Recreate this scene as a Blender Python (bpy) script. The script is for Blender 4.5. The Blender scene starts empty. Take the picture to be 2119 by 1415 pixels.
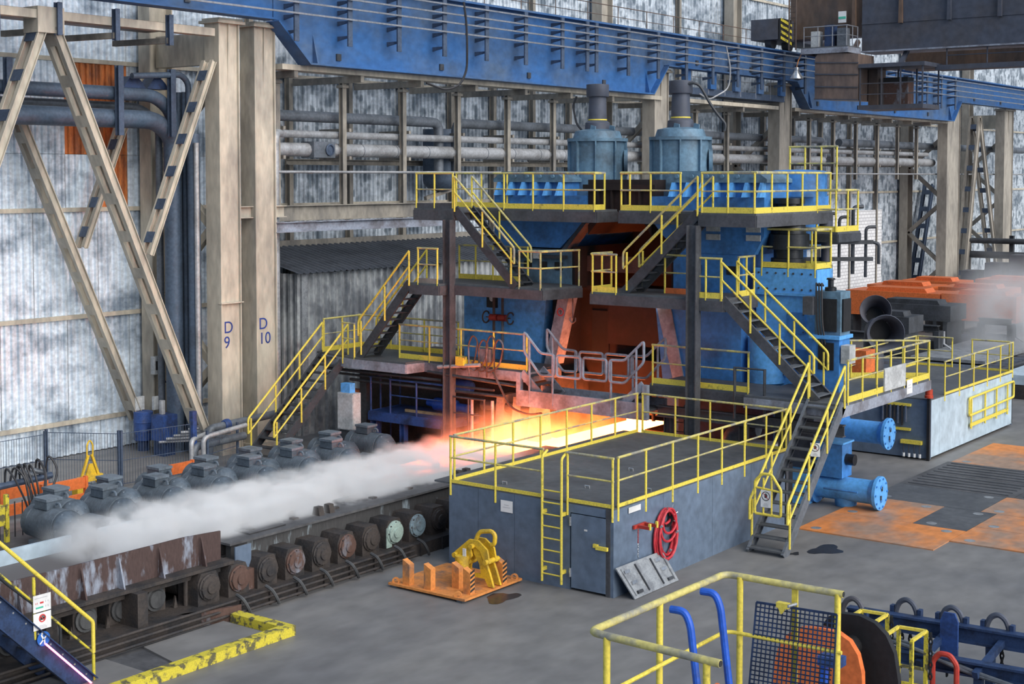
import bpy, math, random
from mathutils import Vector as V, Matrix
random.seed(7)
R=math.radians; PI=math.pi
SC=bpy.context.scene; COL=SC.collection
# ---------------------------------------------------------------- camera, sky, sun, exposure
cam=bpy.data.objects.new('camera',bpy.data.cameras.new('camera')); COL.objects.link(cam)
cam.location=(0,0,9.2); cam.rotation_euler=(R(90-2.85),0,R(36.85))
cam.data.sensor_width=36; cam.data.lens=2985/2119*36; cam.data.shift_y=-193.9/2119
cam.data.clip_end=500; SC.camera=cam
wd=bpy.data.worlds.new('daylight'); SC.world=wd; wd.use_nodes=True
bg=wd.node_tree.nodes['Background']; bg.inputs[0].default_value=(.50,.70,1,1); bg.inputs[1].default_value=.46
def sun(name,d,e,ang,col):
    l=bpy.data.lights.new(name,'SUN'); l.energy=e; l.angle=R(ang); l.color=col
    o=bpy.data.objects.new(name,l); COL.objects.link(o); o.rotation_euler=V(d).to_track_quat('-Z','Y').to_euler()
sun('daylight_from_window_wall',(-.86,.10,-.52),3.5,70,(1,.95,.88))
SC.view_settings.view_transform='Standard'; SC.view_settings.look='None'; SC.view_settings.gamma=1
SC.view_settings.exposure=.27; SC.view_settings.use_curve_mapping=False
try:
    SC.cycles.use_denoising=True; SC.cycles.max_bounces=6; SC.cycles.diffuse_bounces=3; SC.cycles.glossy_bounces=2
    SC.cycles.volume_bounces=8; SC.cycles.volume_step_rate=2.5; SC.cycles.volume_max_steps=96
except Exception: pass
# ---------------------------------------------------------------- materials
MATS={}
def mat(name,c,rough=.6,metal=0,d=None,amt=.45,scale=1.2,bump=.15,stretch=(1,1,1),emit=None,lo=.45,hi=.62,spec=.4,fine=True):
    """paint or metal of one colour with patches of a second colour: wear, dirt, painted reflections on the wall sheets"""
    m=bpy.data.materials.new(name); m.use_nodes=True; nt=m.node_tree; N=nt.nodes; L=nt.links
    b=N['Principled BSDF']; b.inputs['Roughness'].default_value=rough; b.inputs['Metallic'].default_value=metal
    b.inputs['Specular IOR Level'].default_value=spec
    if d is None: d=tuple(x*.45 for x in c)
    g=N.new('ShaderNodeNewGeometry'); mp=N.new('ShaderNodeMapping'); mp.inputs['Scale'].default_value=stretch
    L.new(g.outputs['Position'],mp.inputs['Vector'])
    n=N.new('ShaderNodeTexNoise'); n.inputs['Scale'].default_value=scale; n.inputs['Detail'].default_value=5; n.inputs['Roughness'].default_value=.62
    L.new(mp.outputs[0],n.inputs['Vector'])
    r=N.new('ShaderNodeMapRange'); r.inputs[1].default_value=lo; r.inputs[2].default_value=hi; r.inputs[4].default_value=amt
    L.new(n.outputs['Fac'],r.inputs[0])
    x=N.new('ShaderNodeMix'); x.data_type='RGBA'; x.inputs[6].default_value=(*c,1); x.inputs[7].default_value=(*d,1)
    L.new(r.outputs[0],x.inputs[0]); out=x.outputs[2]
    if fine:
        n2=N.new('ShaderNodeTexNoise'); n2.inputs['Scale'].default_value=scale*9; n2.inputs['Detail'].default_value=3
        L.new(mp.outputs[0],n2.inputs['Vector'])
        r2=N.new('ShaderNodeMapRange'); r2.inputs[1].default_value=.3; r2.inputs[2].default_value=.7; r2.inputs[3].default_value=.82; r2.inputs[4].default_value=1.14
        L.new(n2.outputs['Fac'],r2.inputs[0])
        y=N.new('ShaderNodeMix'); y.data_type='RGBA'; y.blend_type='MULTIPLY'; y.inputs[0].default_value=1
        L.new(out,y.inputs[6]); L.new(r2.outputs[0],y.inputs[7]); out=y.outputs[2]
        if bump:
            bp=N.new('ShaderNodeBump'); bp.inputs['Strength'].default_value=bump; bp.inputs['Distance'].default_value=.02
            L.new(n2.outputs['Fac'],bp.inputs['Height']); L.new(bp.outputs[0],b.inputs['Normal'])
    L.new(out,b.inputs['Base Color'])
    if emit: b.inputs['Emission Color'].default_value=(*emit[0],1); b.inputs['Emission Strength'].default_value=emit[1]
    MATS[name]=m; return m
mat('sheet',(.74,.83,.92),.34,.2,(.14,.19,.26),.8,.62,.05,(1,1.1,1.5),lo=.48,hi=.68)  # dark blotches are reflections of buckled sheets, painted into the colour
mat('sheet_dirty',(.42,.44,.45),.5,.2,(.13,.145,.165),.85,.8,.05,(1,1.6,.8),lo=.42,hi=.62)
mat('sheet_orange_lit',(.62,.20,.06),.5,.1,(.20,.08,.05),.8,1.5,.05,(1,1.5,.5))  # orange light on a few wall sheets, painted as their colour
mat('sheet_roof',(.07,.08,.10),.6,.1)
def oilcan_reflections(name,c2,lo,hi,amt,st):  # paints reflections of dented sheets as darker blotches
    m=MATS[name]; nt=m.node_tree; N=nt.nodes; L=nt.links; b=N['Principled BSDF']; src=b.inputs['Base Color'].links[0].from_socket
    g=N.new('ShaderNodeNewGeometry'); mp=N.new('ShaderNodeMapping'); mp.inputs['Scale'].default_value=st; L.new(g.outputs['Position'],mp.inputs['Vector'])
    n=N.new('ShaderNodeTexNoise'); n.inputs['Scale'].default_value=1; n.inputs['Detail'].default_value=2; L.new(mp.outputs[0],n.inputs['Vector'])
    r=N.new('ShaderNodeMapRange'); r.inputs[1].default_value=lo; r.inputs[2].default_value=hi; r.inputs[4].default_value=amt; L.new(n.outputs['Fac'],r.inputs[0])
    x=N.new('ShaderNodeMix'); x.data_type='RGBA'; x.inputs[7].default_value=(*c2,1); L.new(r.outputs[0],x.inputs[0]); L.new(src,x.inputs[6]); L.new(x.outputs[2],b.inputs['Base Color'])
oilcan_reflections('sheet',(.26,.34,.43),.54,.66,.42,(1,2.6,1.9))
mat('sheet_far',(.66,.72,.78),.34,.2,(.14,.18,.23),.85,.5,.05,(1,1.1,1.5),lo=.44,hi=.66)  # far wall copy, its painted reflections darker
oilcan_reflections('sheet_far',(.12,.16,.20),.50,.60,.75,(1,2.2,1.6)); oilcan_reflections('sheet_dirty',(.10,.11,.13),.5,.62,.6,(1,2.2,1.3))
mat('brick',(.74,.75,.77),.8,0,(.5,.5,.52),.6,.9)
mat('beige',(.53,.48,.39),.6,0,(.27,.25,.22),.75,.55,.1,(1,1,.35))
mat('beige_grey',(.36,.33,.285),.65,0,(.21,.195,.175),.8,.5,.1,(1,1,.35))  # far columns: dirt, plus distance and weaker light put into the paint colour
mat('crane_cab',(.23,.165,.135),.4,.3,(.12,.10,.10),.8,.6,.05,(1,1,.4))
mat('beige_dark',(.30,.275,.235),.65,0,(.13,.125,.12),.8,.7,.1,(1,1,.5))
mat('runway_blue',(.038,.13,.34),.5,.1,(.085,.125,.19),.85,.3,.06,(1,1,1.5),lo=.40,hi=.66)
mat('runway_steel',(.075,.105,.165),.5,.2)
mat('busbar',(.33,.34,.37),.4,.5)
mat('pipe_grey',(.15,.17,.20),.5,.25,(.07,.08,.09),.6)
mat('pipe_light',(.40,.41,.43),.45,.3,(.2,.2,.2),.6)
mat('pipe_blue',(.08,.115,.17),.5,.15,(.05,.06,.08))
mat('floor',(.205,.198,.192),.55,0,(.135,.135,.142),.8,.22,.05,(1,.55,1),lo=.4,hi=.62)
mat('floor_dark',(.10,.10,.105),.6,0,(.055,.055,.06),.8,.8)
mat('oil',(.035,.034,.034),.3,0)
mat('yellow',(.77,.62,.09),.45,0,(.22,.19,.05),.75,3.2,.1,lo=.60,hi=.70)
mat('yellow_rail_top',(.60,.52,.17),.45,0,(.24,.24,.24),.85,2.2,.1,lo=.46,hi=.6)
mat('yellow_worn',(.62,.52,.05),.55,0,(.07,.07,.06),.9,4.5,.15,lo=.5,hi=.58)
mat('grey_box',(.135,.185,.265),.42,.05,(.10,.135,.185),.7,.5,.03,lo=.4,hi=.7)
mat('grey_pale_and_lit',(.46,.57,.66),.5,.05,(.34,.42,.48),.6,.35,.03)  # pale plates; on the far booth, daylight painted into the long side
mat('deck',(.105,.112,.122),.6,.1,(.065,.07,.08),.7,.6,.05)
mat('steel_dark',(.062,.068,.080),.55,.15,(.03,.032,.036),.7,1.4,.2)
mat('steel_post',(.085,.088,.10),.55,.1,(.05,.05,.055),.7)
mat('black',(.018,.018,.020),.55,0)
mat('black_metal',(.03,.033,.038),.35,.5)
mat('mill_blue',(.06,.235,.59),.48,.05,(.045,.075,.135),.75,.8,.1,lo=.47,hi=.68)
mat('mill_blue_bright',(.12,.40,.84),.45,.05,(.06,.13,.26),.7,.9,.1,lo=.52,hi=.7)
mat('mill_blue_grey',(.125,.225,.315),.5,.05,(.07,.10,.13),.7,1.0,.1)
mat('mill_dirty',(.085,.10,.13),.6,.05,(.055,.045,.045),.8,.8,.2)
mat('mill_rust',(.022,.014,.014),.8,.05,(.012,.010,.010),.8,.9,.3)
mat('mill_pale',(.30,.33,.40),.55,.05,(.13,.12,.13),.8,1.2,.1)
mat('orange',(.72,.17,.045),.5,0,(.30,.10,.05),.7,1.2,.05,lo=.55,hi=.75)
mat('orange_worn',(.66,.24,.07),.6,0,(.30,.22,.17),.9,.45,.1,(1,.7,1),lo=.42,hi=.6)
mat('orange_pallet',(.68,.26,.07),.55,0,(.17,.13,.11),.8,1.6,.15,lo=.5,hi=.66)
mat('rust',(.105,.060,.048),.7,.1,(.20,.22,.26),.9,1.6,.35,(1,1,.55),lo=.52,hi=.62)
mat('guard_rust',(.075,.048,.045),.65,.1,(.30,.34,.42),.9,1.3,.35,(1,2.2,.75),lo=.50,hi=.62)
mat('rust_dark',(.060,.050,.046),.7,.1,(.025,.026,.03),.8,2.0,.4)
mat('beam_table',(.085,.088,.092),.65,.1,(.035,.036,.04),.8,1.1,.3,(1,1,.5))
mat('beam_side',(.06,.06,.062),.65,.1,(.30,.36,.40),.95,1.5,.3,(1,1.6,.35),lo=.56,hi=.64)
mat('stair_grey',(.14,.155,.18),.5,.1,(.09,.10,.115),.7)
mat('scale_blue',(.27,.38,.44),.6,0,(.12,.12,.12),.8,3,.2)
mat('cover_green',(.36,.47,.42),.6,0,(.16,.20,.19),.7,3,.2)
mat('motor',(.105,.135,.17),.5,.1,(.06,.078,.098),.7,1.5,.1)
mat('motor_light',(.16,.20,.245),.5,.1,(.07,.08,.09),.6,2,.1)
mat('white',(.70,.71,.72),.55,0,(.5,.5,.5),.4,3,0)
mat('cabinet_white',(.52,.54,.55),.55,0,(.3,.31,.32),.6,1.5,.05)
mat('red_hose',(.55,.035,.05),.42,0,(.3,.03,.04),.5)
mat('red',(.48,.05,.035),.5,0)
mat('chrome',(.62,.63,.65),.25,.8)
mat('grey_plate',(.36,.38,.40),.45,.35,(.20,.21,.23),.8,3.5,.1)
mat('blue_paint',(.03,.075,.25),.5,0,(.02,.03,.07),.85,2,.1)
mat('blue_pipe',(.02,.10,.52),.4,0,(.03,.05,.12),.7,1.6,.1,lo=.55,hi=.7)
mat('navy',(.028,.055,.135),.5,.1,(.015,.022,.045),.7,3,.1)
mat('tong_yellow',(.72,.46,.03),.5,0,(.35,.24,.05),.7,3,.15)
mat('letter_blue',(.03,.06,.28),.6,0,fine=False)
mat('sign_red',(.6,.05,.05),.6,0,fine=False)
mat('sign_green',(.08,.5,.35),.6,0,fine=False)
mat('sign_blue',(.02,.13,.5),.6,0,fine=False)
mat('ink',(.03,.03,.03),.6,0,fine=False)
mat('sign_white',(.8,.8,.8),.5,0,fine=False)
mat('ink_pale',(.5,.5,.53),.6,0,fine=False)
mat('crane_grey',(.075,.085,.115),.55,.1,(.085,.072,.068),.6,.35,.03)
mat('crane_brown',(.15,.10,.075),.5,.15,(.07,.06,.06),.8,.5,.05,(1,1,.4))
mat('wood',(.45,.33,.18),.7,0)
mat('cable',(.035,.035,.04),.5,0)
mat('led_pink',(1,.3,.5),.5,0,emit=((1,.16,.34),4),fine=False)
mat('lamp_white',(1,1,1),.5,0,emit=((1,.95,.85),8),fine=False)
mat('glow_orange',(1,.4,.1),.5,0,emit=((1,.42,.10),7),fine=False)
mat('glass_lamp_red',(.45,.05,.02),.3,0)
# ---------------------------------------------------------------- mesh helpers
OFF={}
class MB:
    def __init__(s): s.v=[]; s.f=[]
    def add(s,vs,fs):
        k=len(s.v); s.v+= [tuple(p) for p in vs]; s.f+=[tuple(k+i for i in f) for f in fs]; return s
    def box(s,x0,x1,y0,y1,z0,z1):
        return s.add([(x,y,z) for x in (x0,x1) for y in (y0,y1) for z in (z0,z1)],[(0,1,3,2),(4,6,7,5),(0,4,5,1),(2,3,7,6),(0,2,6,4),(1,5,7,3)])
    def ext(s,prof,p0,p1,up=(0,0,1)):
        """closed 2-D profile (side, up) swept from p0 to p1"""
        p0=V(p0);p1=V(p1); d=(p1-p0).normalized(); u=V(up)
        if abs(d.dot(u))>.98: u=V((0,1,0))
        a=d.cross(u).normalized(); u=a.cross(d).normalized(); n=len(prof)
        vs=[p+a*q[0]+u*q[1] for p in (p0,p1) for q in prof]
        return s.add(vs,[tuple(range(n-1,-1,-1)),tuple(range(n,2*n))]+[(i,(i+1)%n,n+(i+1)%n,n+i) for i in range(n)])
    def bar(s,p0,p1,w,h=None,up=(0,0,1)):
        h=h or w; return s.ext([(-w/2,-h/2),(w/2,-h/2),(w/2,h/2),(-w/2,h/2)],p0,p1,up)
    def ib(s,p0,p1,w,h,t=.03,up=(0,0,1)):
        a,b,c=w/2,h/2,t/2
        return s.ext([(-a,-b),(a,-b),(a,-b+t),(c,-b+t),(c,b-t),(a,b-t),(a,b),(-a,b),(-a,b-t),(-c,b-t),(-c,-b+t),(-a,-b+t)],p0,p1,up)
    def ch(s,p0,p1,w,h,t=.03,up=(0,0,1)):
        b=h/2; return s.ext([(0,-b),(w,-b),(w,-b+t),(math.copysign(t,w),-b+t),(math.copysign(t,w),b-t),(w,b-t),(w,b),(0,b)],p0,p1,up)
    def cyl(s,p0,p1,r,n=12,r2=None):
        r2=r if r2 is None else r2; p0=V(p0);p1=V(p1); d=(p1-p0).normalized(); u=V((0,0,1)) if abs(d.z)<.9 else V((1,0,0))
        a=d.cross(u).normalized(); u=a.cross(d)
        vs=[p+(a*math.cos(2*PI*i/n)+u*math.sin(2*PI*i/n))*q for p,q in ((p0,r),(p1,r2)) for i in range(n)]
        return s.add(vs,[tuple(range(n-1,-1,-1)),tuple(range(n,2*n))]+[(i,(i+1)%n,n+(i+1)%n,n+i) for i in range(n)])
    def lathe(s,p,d,prof,n=20,caps=True):
        p=V(p);d=V(d).normalized(); u=V((0,0,1)) if abs(d.z)<.9 else V((1,0,0)); a=d.cross(u).normalized(); u=a.cross(d)
        vs=[p+d*t+(a*math.cos(2*PI*i/n)+u*math.sin(2*PI*i/n))*r for t,r in prof for i in range(n)]; m=len(prof)
        fs=[(k*n+i,k*n+(i+1)%n,(k+1)*n+(i+1)%n,(k+1)*n+i) for k in range(m-1) for i in range(n)]
        if caps: fs+=[tuple(range(n-1,-1,-1)),tuple(range((m-1)*n,m*n))]
        return s.add(vs,fs)
    def tube(s,path,r,n=8,closed=False,fil=0):
        P=[V(p) for p in path]
        if fil: P=fillet(P,fil,closed)
        m=len(P); vs=[]; a=None
        for i in range(m):
            if closed: d=(P[(i+1)%m]-P[i-1])
            else: d=P[min(i+1,m-1)]-P[max(i-1,0)]
            d.normalize()
            if a is None:
                u=V((0,0,1)) if abs(d.z)<.9 else V((1,0,0)); a=d.cross(u).normalized()
            else:
                a=(a-d*a.dot(d)); a=a.normalized() if a.length>1e-5 else d.orthogonal().normalized()
            u=a.cross(d)
            k=1.
            if 0<i<m-1:
                c=(P[i]-P[i-1]).normalized().dot((P[i+1]-P[i]).normalized()); k=1/max(.75,math.sqrt(max(0,(1+c)/2)))
            vs+=[P[i]+(a*math.cos(2*PI*j/n)+u*math.sin(2*PI*j/n))*r*k for j in range(n)]
        fs=[(k*n+j,k*n+(j+1)%n,((k+1)%m)*n+(j+1)%n,((k+1)%m)*n+j) for k in range(m if closed else m-1) for j in range(n)]
        if not closed: fs+=[tuple(range(n-1,-1,-1)),tuple(range((m-1)*n,m*n))]
        return s.add(vs,fs)
    def prism(s,pts,d):
        n=len(pts); d=V(d); vs=[V(p) for p in pts]+[V(p)+d for p in pts]
        return s.add(vs,[tuple(range(n-1,-1,-1)),tuple(range(n,2*n))]+[(i,(i+1)%n,n+(i+1)%n,n+i) for i in range(n)])
    def build(s,name,m,parent=None,ang=35,flat=False):
        me=bpy.data.meshes.new(name)
        if parent is not None: o=V(OFF[parent.name])
        else:
            xs=[p[0] for p in s.v]; ys=[p[1] for p in s.v]; zs=[p[2] for p in s.v]
            o=V(((min(xs)+max(xs))/2,(min(ys)+max(ys))/2,min(zs)))
        me.from_pydata([V(p)-o for p in s.v],[],s.f); me.validate()
        me.materials.append(MATS[m])
        if not flat:
            me.polygons.foreach_set('use_smooth',[True]*len(me.polygons))
            try: me.set_sharp_from_angle(angle=R(ang))
            except Exception: pass
        ob=bpy.data.objects.new(name,me); COL.objects.link(ob)
        if parent is not None: ob.parent=parent
        else: ob.location=o
        OFF[ob.name]=o; return ob
def fillet(P,r,closed=False,k=4):
    out=[]; m=len(P)
    for i in range(m):
        if not closed and (i==0 or i==m-1): out.append(P[i]); continue
        a=P[i-1]-P[i]; b=P[(i+1)%m]-P[i]; q=min(r,a.length*.45,b.length*.45)
        A=P[i]+a.normalized()*q; B=P[i]+b.normalized()*q
        for j in range(k+1):
            t=j/k; out.append(A*(1-t)**2+P[i]*2*t*(1-t)+B*t*t)
    return out
def tag(o,label,cat,group=None,kind=None):
    o['label']=label; o['category']=cat
    if group: o['group']=group
    if kind: o['kind']=kind
    return o
def thing(name,label,cat,loc=(0,0,0),group=None):
    o=bpy.data.objects.new(name,None); COL.objects.link(o); o.location=loc; OFF[o.name]=V(loc); o.empty_display_size=.2
    return tag(o,label,cat,group)
def st(o): o['kind']='structure'; return o
def dup(root,loc=None,rz=None,label=None,parent=None):
    c=root.copy(); COL.objects.link(c); c.parent=parent
    if loc is not None: c.location=loc; OFF[c.name]=V(loc)
    if rz is not None: c.rotation_euler.z=rz
    if label: c['label']=label
    for ch in [o for o in root.children]: dup(ch,parent=c)
    return c
def one(mb,name,m,label,cat,group=None,**k): return tag(mb.build(name,m,**k),label,cat,group)
def L2(a,b,t): return tuple(a[i]+(b[i]-a[i])*t for i in range(3))
ORD=['first','second','third','fourth','fifth','sixth','seventh','eighth','ninth','tenth','eleventh','twelfth','thirteenth','fourteenth','fifteenth','sixteenth','seventeenth','eighteenth','nineteenth','twentieth']+['twenty-'+o for o in ('first','second','third','fourth','fifth','sixth','seventh')]
# ---- things used all over: railings, stairs, platforms, laced bracing
def railing(label,pts,h=1.1,sp=1.35,m='yellow',mt='yellow_rail_top',toe=True,group=None,r=.032,mid=True,ext=0,loop=False,toem='yellow',cat='railing',down=.25,tz=.16):
    """pts: deck-level polyline. posts, top rail, mid rail, toe board, each its own part"""
    pts=[V(p) for p in pts]; T=thing('guard_railing',label,cat,tuple(pts[0]),group); up=V((0,0,1))
    for i in range(len(pts)-1):
        a,b=pts[i],pts[i+1]; n=max(1,round((b-a).length/sp))
        for k in range(n+1):
            if k==0 and i>0: continue
            if loop and i==len(pts)-2 and k==n and (pts[-1]-pts[0]).length<.01: continue
            p=a.lerp(b,k/n); e=.03*(b-a).normalized() if k==0 else (-.03*(b-a).normalized() if k==n else V((0,0,0)))
            MB().cyl(p+e-up*down,p+e+up*h,r*.95,8).build('post',m,T)
    MB().tube([p+up*h for p in pts],r,8).build('top_rail',mt,T)
    if mid: MB().tube([p+up*h*.54 for p in pts],r*.75,6).build('mid_rail',mt,T)
    if toe:
        for a,b in zip(pts,pts[1:]): MB().bar(a+up*(tz/2),b+up*(tz/2),.02,tz).build('toe_board',toem,T)
    return T
def stair(name,label,p0,p1,width,n,side,m='steel_dark',rails=(1,1),rail_h=1.0,sw=.28,top_ext=.0,bot_loop=True,group=None,railm='yellow',rr=.034,mt=None,tm='steel_dark',nposts=None):
    """p0 foot centre, p1 head centre; side = unit vector across the flight"""
    p0=V(p0);p1=V(p1);sd=V(side); up=V((0,0,1)); run=V((p1.x-p0.x,p1.y-p0.y,0)).normalized()
    T=thing(name,label,'stairs',tuple(p0),group); mt=mt or railm
    for s in (-1,1):
        o=sd*(s*width/2); MB().ch(p0+o-up*.02+run*.05,p1+o-up*.02,-.07*s if sd.cross(run).z*1>0 else .07*s,sw,.02).build('stringer',m,T)
    for k in range(n):
        c=p0.lerp(p1,(k+.5)/n); MB().bar(c-sd*(width/2-.01),c+sd*(width/2-.01),.26,.035).build('tread',tm,T)
    for s,on in zip((-1,1),rails):
        if not on: continue
        o=sd*(s*(width/2+.01)); a=p0.lerp(p1,.08)+o; b=p1+o
        npst=nposts or max(2,round((b-a).length/1.35))
        for k in range(npst+1):
            q=a.lerp(b,k/npst); MB().cyl(q-up*.1,q+up*rail_h,rr*.9,8).build('post',railm,T)
        top=[a+up*(rail_h*.52)-run*.12,a+up*rail_h-run*.12,b+up*rail_h] if bot_loop else [a+up*rail_h,b+up*rail_h]
        if top_ext: top.append(b+up*rail_h+run*top_ext)
        MB().tube(top,rr,8,fil=.1).build('handrail',mt,T)
        low=[a+up*(rail_h*.52)-run*.12,b+up*rail_h*.52]
        if top_ext: low.append(b+up*rail_h*.52+run*top_ext)
        MB().tube(low,rr*.8,6).build('mid_rail',railm,T)
    return T
def platform(name,label,x0,x1,y0,y1,z,fas=.38,m='deck',fm='steel_dark',cat='platform',cut=None):
    """plate deck with edge beams as parts; cut = corner polygon override"""
    pts=cut or [(x0,y0),(x1,y0),(x1,y1),(x0,y1)]; cx=sum(p[0] for p in pts)/len(pts); cy=sum(p[1] for p in pts)/len(pts)
    T=thing(name,label,cat,(cx,cy,z-fas))
    MB().prism([(x,y,z-.06) for x,y in pts],(0,0,.06)).build('deck_plate',m,T)
    for i in range(len(pts)):
        a=pts[i];b=pts[(i+1)%len(pts)]; MB().bar((a[0],a[1],z-.06-(fas-.06)/2),(b[0],b[1],z-.06-(fas-.06)/2),.06,fas-.06).build('edge_beam',fm,T)
    return T
def laced(name,label,p0,p1,sep,w=.22,nb=7,m='beige',bm='beige',cat='brace',group=None,t=.16):
    """brace of two channel chords held together by batten plates; sep = vector between the chords"""
    p0=V(p0);p1=V(p1);sp=V(sep); T=thing(name,label,cat,tuple(p1 if p1.z<p0.z else p0),group)
    for s in (-.5,.5): MB().ib(p0+sp*s,p1+sp*s,t,w,.025,up=sp.cross(p1-p0)).build('chord',m,T)
    nn=sp.cross(p1-p0).normalized(); d=(p1-p0).normalized()
    for k in range(nb):
        c=p0.lerp(p1,(k+.5)/nb)
        MB().bar(c-sp*.5-nn*w*.45,c+sp*.5-nn*w*.45,.36,.03,up=nn).build('batten_plate',bm,T)
    return T
# ================================================================ the hall
MB().box(-41,25,-12,185,-.3,0).build('floor','floor')
st(bpy.data.objects['floor'])
# left wall: corrugated sheets between girts
WL=MB().box(-40.35,-40.2,10,185,-.2,27).build('wall_left','beige_dark'); st(WL)
def corrug(mb,Y0,Y1,z0,z1,X=-40.0,dp=.07,pit=.25,axis='y'):
    n=max(1,round((Y1-Y0)/pit)); p=(Y1-Y0)/n; pr=[]
    for i in range(n):
        y=Y0+i*p; pr+=[(y,0),(y+p*.38,0),(y+p*.52,dp),(y+p*.86,dp)]
    pr.append((Y1,0)); k=len(pr)
    def P(y,d,z): return (X+d,y,z) if axis=='y' else (y,X-d,z)
    mb.add([P(y,d,z) for z in (z0,z1) for y,d in pr],[(i,i+1,k+i+1,k+i) for i in range(k-1)])
rows=[0,1.12,4.58,8.11,9.9,13.0,16.3,19.6,23.5]
orange_lit_cells={(4,4),(5,4),(5,3)}  # wall sheets that carry the painted orange light
ci=0
Y=24.0
while Y<60:
    for ri in range(8):
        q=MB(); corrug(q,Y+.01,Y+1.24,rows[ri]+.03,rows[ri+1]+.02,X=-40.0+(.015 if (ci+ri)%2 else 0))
        q.build('corrugated_sheet','sheet_orange_lit' if (ci,ri) in orange_lit_cells else ('sheet' if Y<36 else 'sheet_far'),WL,flat=True)
    Y+=1.25; ci+=1
q=MB(); far_rows=rows
for ri in range(8):
    y=Y
    while y<184: corrug(q,y+.01,y+2.49,rows[ri]+.03,rows[ri+1]+.02,pit=.31); y+=2.5
o=q.build('corrugated_sheets_beyond','sheet_far',WL,flat=True); o['kind']='stuff'
for z in (1.12,4.58,8.11,13.0,16.3,19.6):
    MB().box(-39.98,-39.84,24,184,z-.07,z+.07).build('girt','beige',WL)
# far end wall, closing the hall
WF=MB().box(-41,30,185,185.3,-.2,27).build('wall_far','sheet_dirty'); st(WF)
# white brick infill at the far bay
WB=MB().box(-40,-39.7,86.5,96,0,6.9).build('wall_brick_infill','brick'); st(WB)
m=MATS['brick']; nt=m.node_tree; br=nt.nodes.new('ShaderNodeTexBrick'); br.inputs['Scale'].default_value=1; br.inputs['Brick Width'].default_value=.5; br.inputs['Row Height'].default_value=.22
br.inputs['Mortar Size'].default_value=.02; br.inputs['Color1'].default_value=(.78,.79,.81,1); br.inputs['Color2'].default_value=(.66,.67,.70,1); br.inputs['Mortar'].default_value=(.38,.38,.40,1)
gx=nt.nodes.new('ShaderNodeNewGeometry'); sx=nt.nodes.new('ShaderNodeSeparateXYZ'); cx=nt.nodes.new('ShaderNodeCombineXYZ')
nt.links.new(gx.outputs['Position'],sx.inputs[0]); nt.links.new(sx.outputs[1],cx.inputs[0]); nt.links.new(sx.outputs[2],cx.inputs[1]); nt.links.new(cx.outputs[0],br.inputs['Vector'])
nt.links.new(br.outputs['Color'],nt.nodes['Principled BSDF'].inputs['Base Color'])
# wall posts
for i,y in enumerate((36.9,38.9,42.2,45.4,48.6,51.6,54.6,57.6,64.5,68,78,82,86,90.5,95)):
    one(MB().ib((-39.75,y,0),(-39.75,y,13.4 if i%3 else 20),.2,.26,.02,up=(1,0,0)),'wall_post','beige_dark','slim dirty beige post against the corrugated wall, '+ORD[i]+' from the D 10 column','post','wall posts')
# ---------------- crane columns
def column(y0,y1,label,txt=None,X0=-36.7,X1=-36.0,m='beige',rear=True,ztop=14.2,rear_label=None,shelf=None):
    T=thing('crane_column',label,'column',((X0+X1)/2,(y0+y1)/2,0),'crane columns'); t=.05
    MB().box(X0,X1,y0,y0+t,0,ztop).build('flange',m,T); MB().box(X0,X1,y1-t,y1,0,ztop).build('flange',m,T)
    xm=X1-.11; MB().box(xm-.03,xm+.03,y0+t,y1-t,0,ztop).build('web',m,T)
    MB().box(X0-.12,X1+.14,y0-.14,y1+.14,ztop,ztop+.09).build('cap_plate',m,T); MB().box(X0-.05,X1+.08,y0-.05,y1+.08,ztop+.09,ztop+.17).build('bearing_plate',m,T)
    ym=(y0+y1)/2
    MB().prism([(xm+.03,ym-.02,ztop),(X1,ym-.02,ztop),(xm+.03,ym-.02,ztop-2.1)],(0,.04,0)).build('gusset',m,T)
    if shelf: MB().box(xm,X1+.05,y0-.03,y1+.05,shelf,shelf+.04).build('stiffener_plate',m,T)
    MB().box(X0-.1,X1+.1,y0-.1,y1+.1,0,.12).build('base_plate',m,T)
    if txt:
        for ch,z in zip(txt,(4.02,3.52)):
            cu=bpy.data.curves.new('letter','FONT'); cu.body=ch; cu.size=.56; cu.extrude=.004; cu.align_x='LEFT'
            lo=bpy.data.objects.new('letter_tmp',cu); COL.objects.link(lo)
            me=bpy.data.meshes.new_from_object(lo.evaluated_get(bpy.context.evaluated_depsgraph_get())); bpy.data.objects.remove(lo)
            lo=bpy.data.objects.new('painted_letter',me); COL.objects.link(lo); me.materials.append(MATS['letter_blue'])
            lo.rotation_euler=(PI/2,0,PI/2); lo.parent=T; lo.location=(xm+.035-OFF[T.name][0],y0+.16-OFF[T.name][1],z)
    return T
column(32.1,33.0,'beige crane column painted with blue D 9','D9',shelf=5.0)
column(33.66,34.62,'grimy beige crane column painted with blue D 10',['D','10'])
column(59.4,60.7,'beige crane column behind the round screw-down housings',m='beige_grey')
column(72.6,74.1,'beige crane column behind the yellow top platform rail',m='beige_grey')
column(98.4,101.0,'beige crane column in the far bay beside the white brick infill',m='beige_grey')
column(110.5,112.6,'beige crane column at the far end of the blue runway',m='beige_grey')
def rear(y,label,h=20,w=.62):
    T=thing('wall_column',label,'column',(-39.4,y,0),'wall columns')
    MB().ib((-39.4,y,0),(-39.4,y,h),w*.95,w*1.6,.05,up=(0,1,0)).build('shaft','beige' if y<40 else 'beige_grey',T); MB().box(-39.85,-38.95,y-.6,y+.6,0,.25).build('base','beige',T)
    return T
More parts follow.
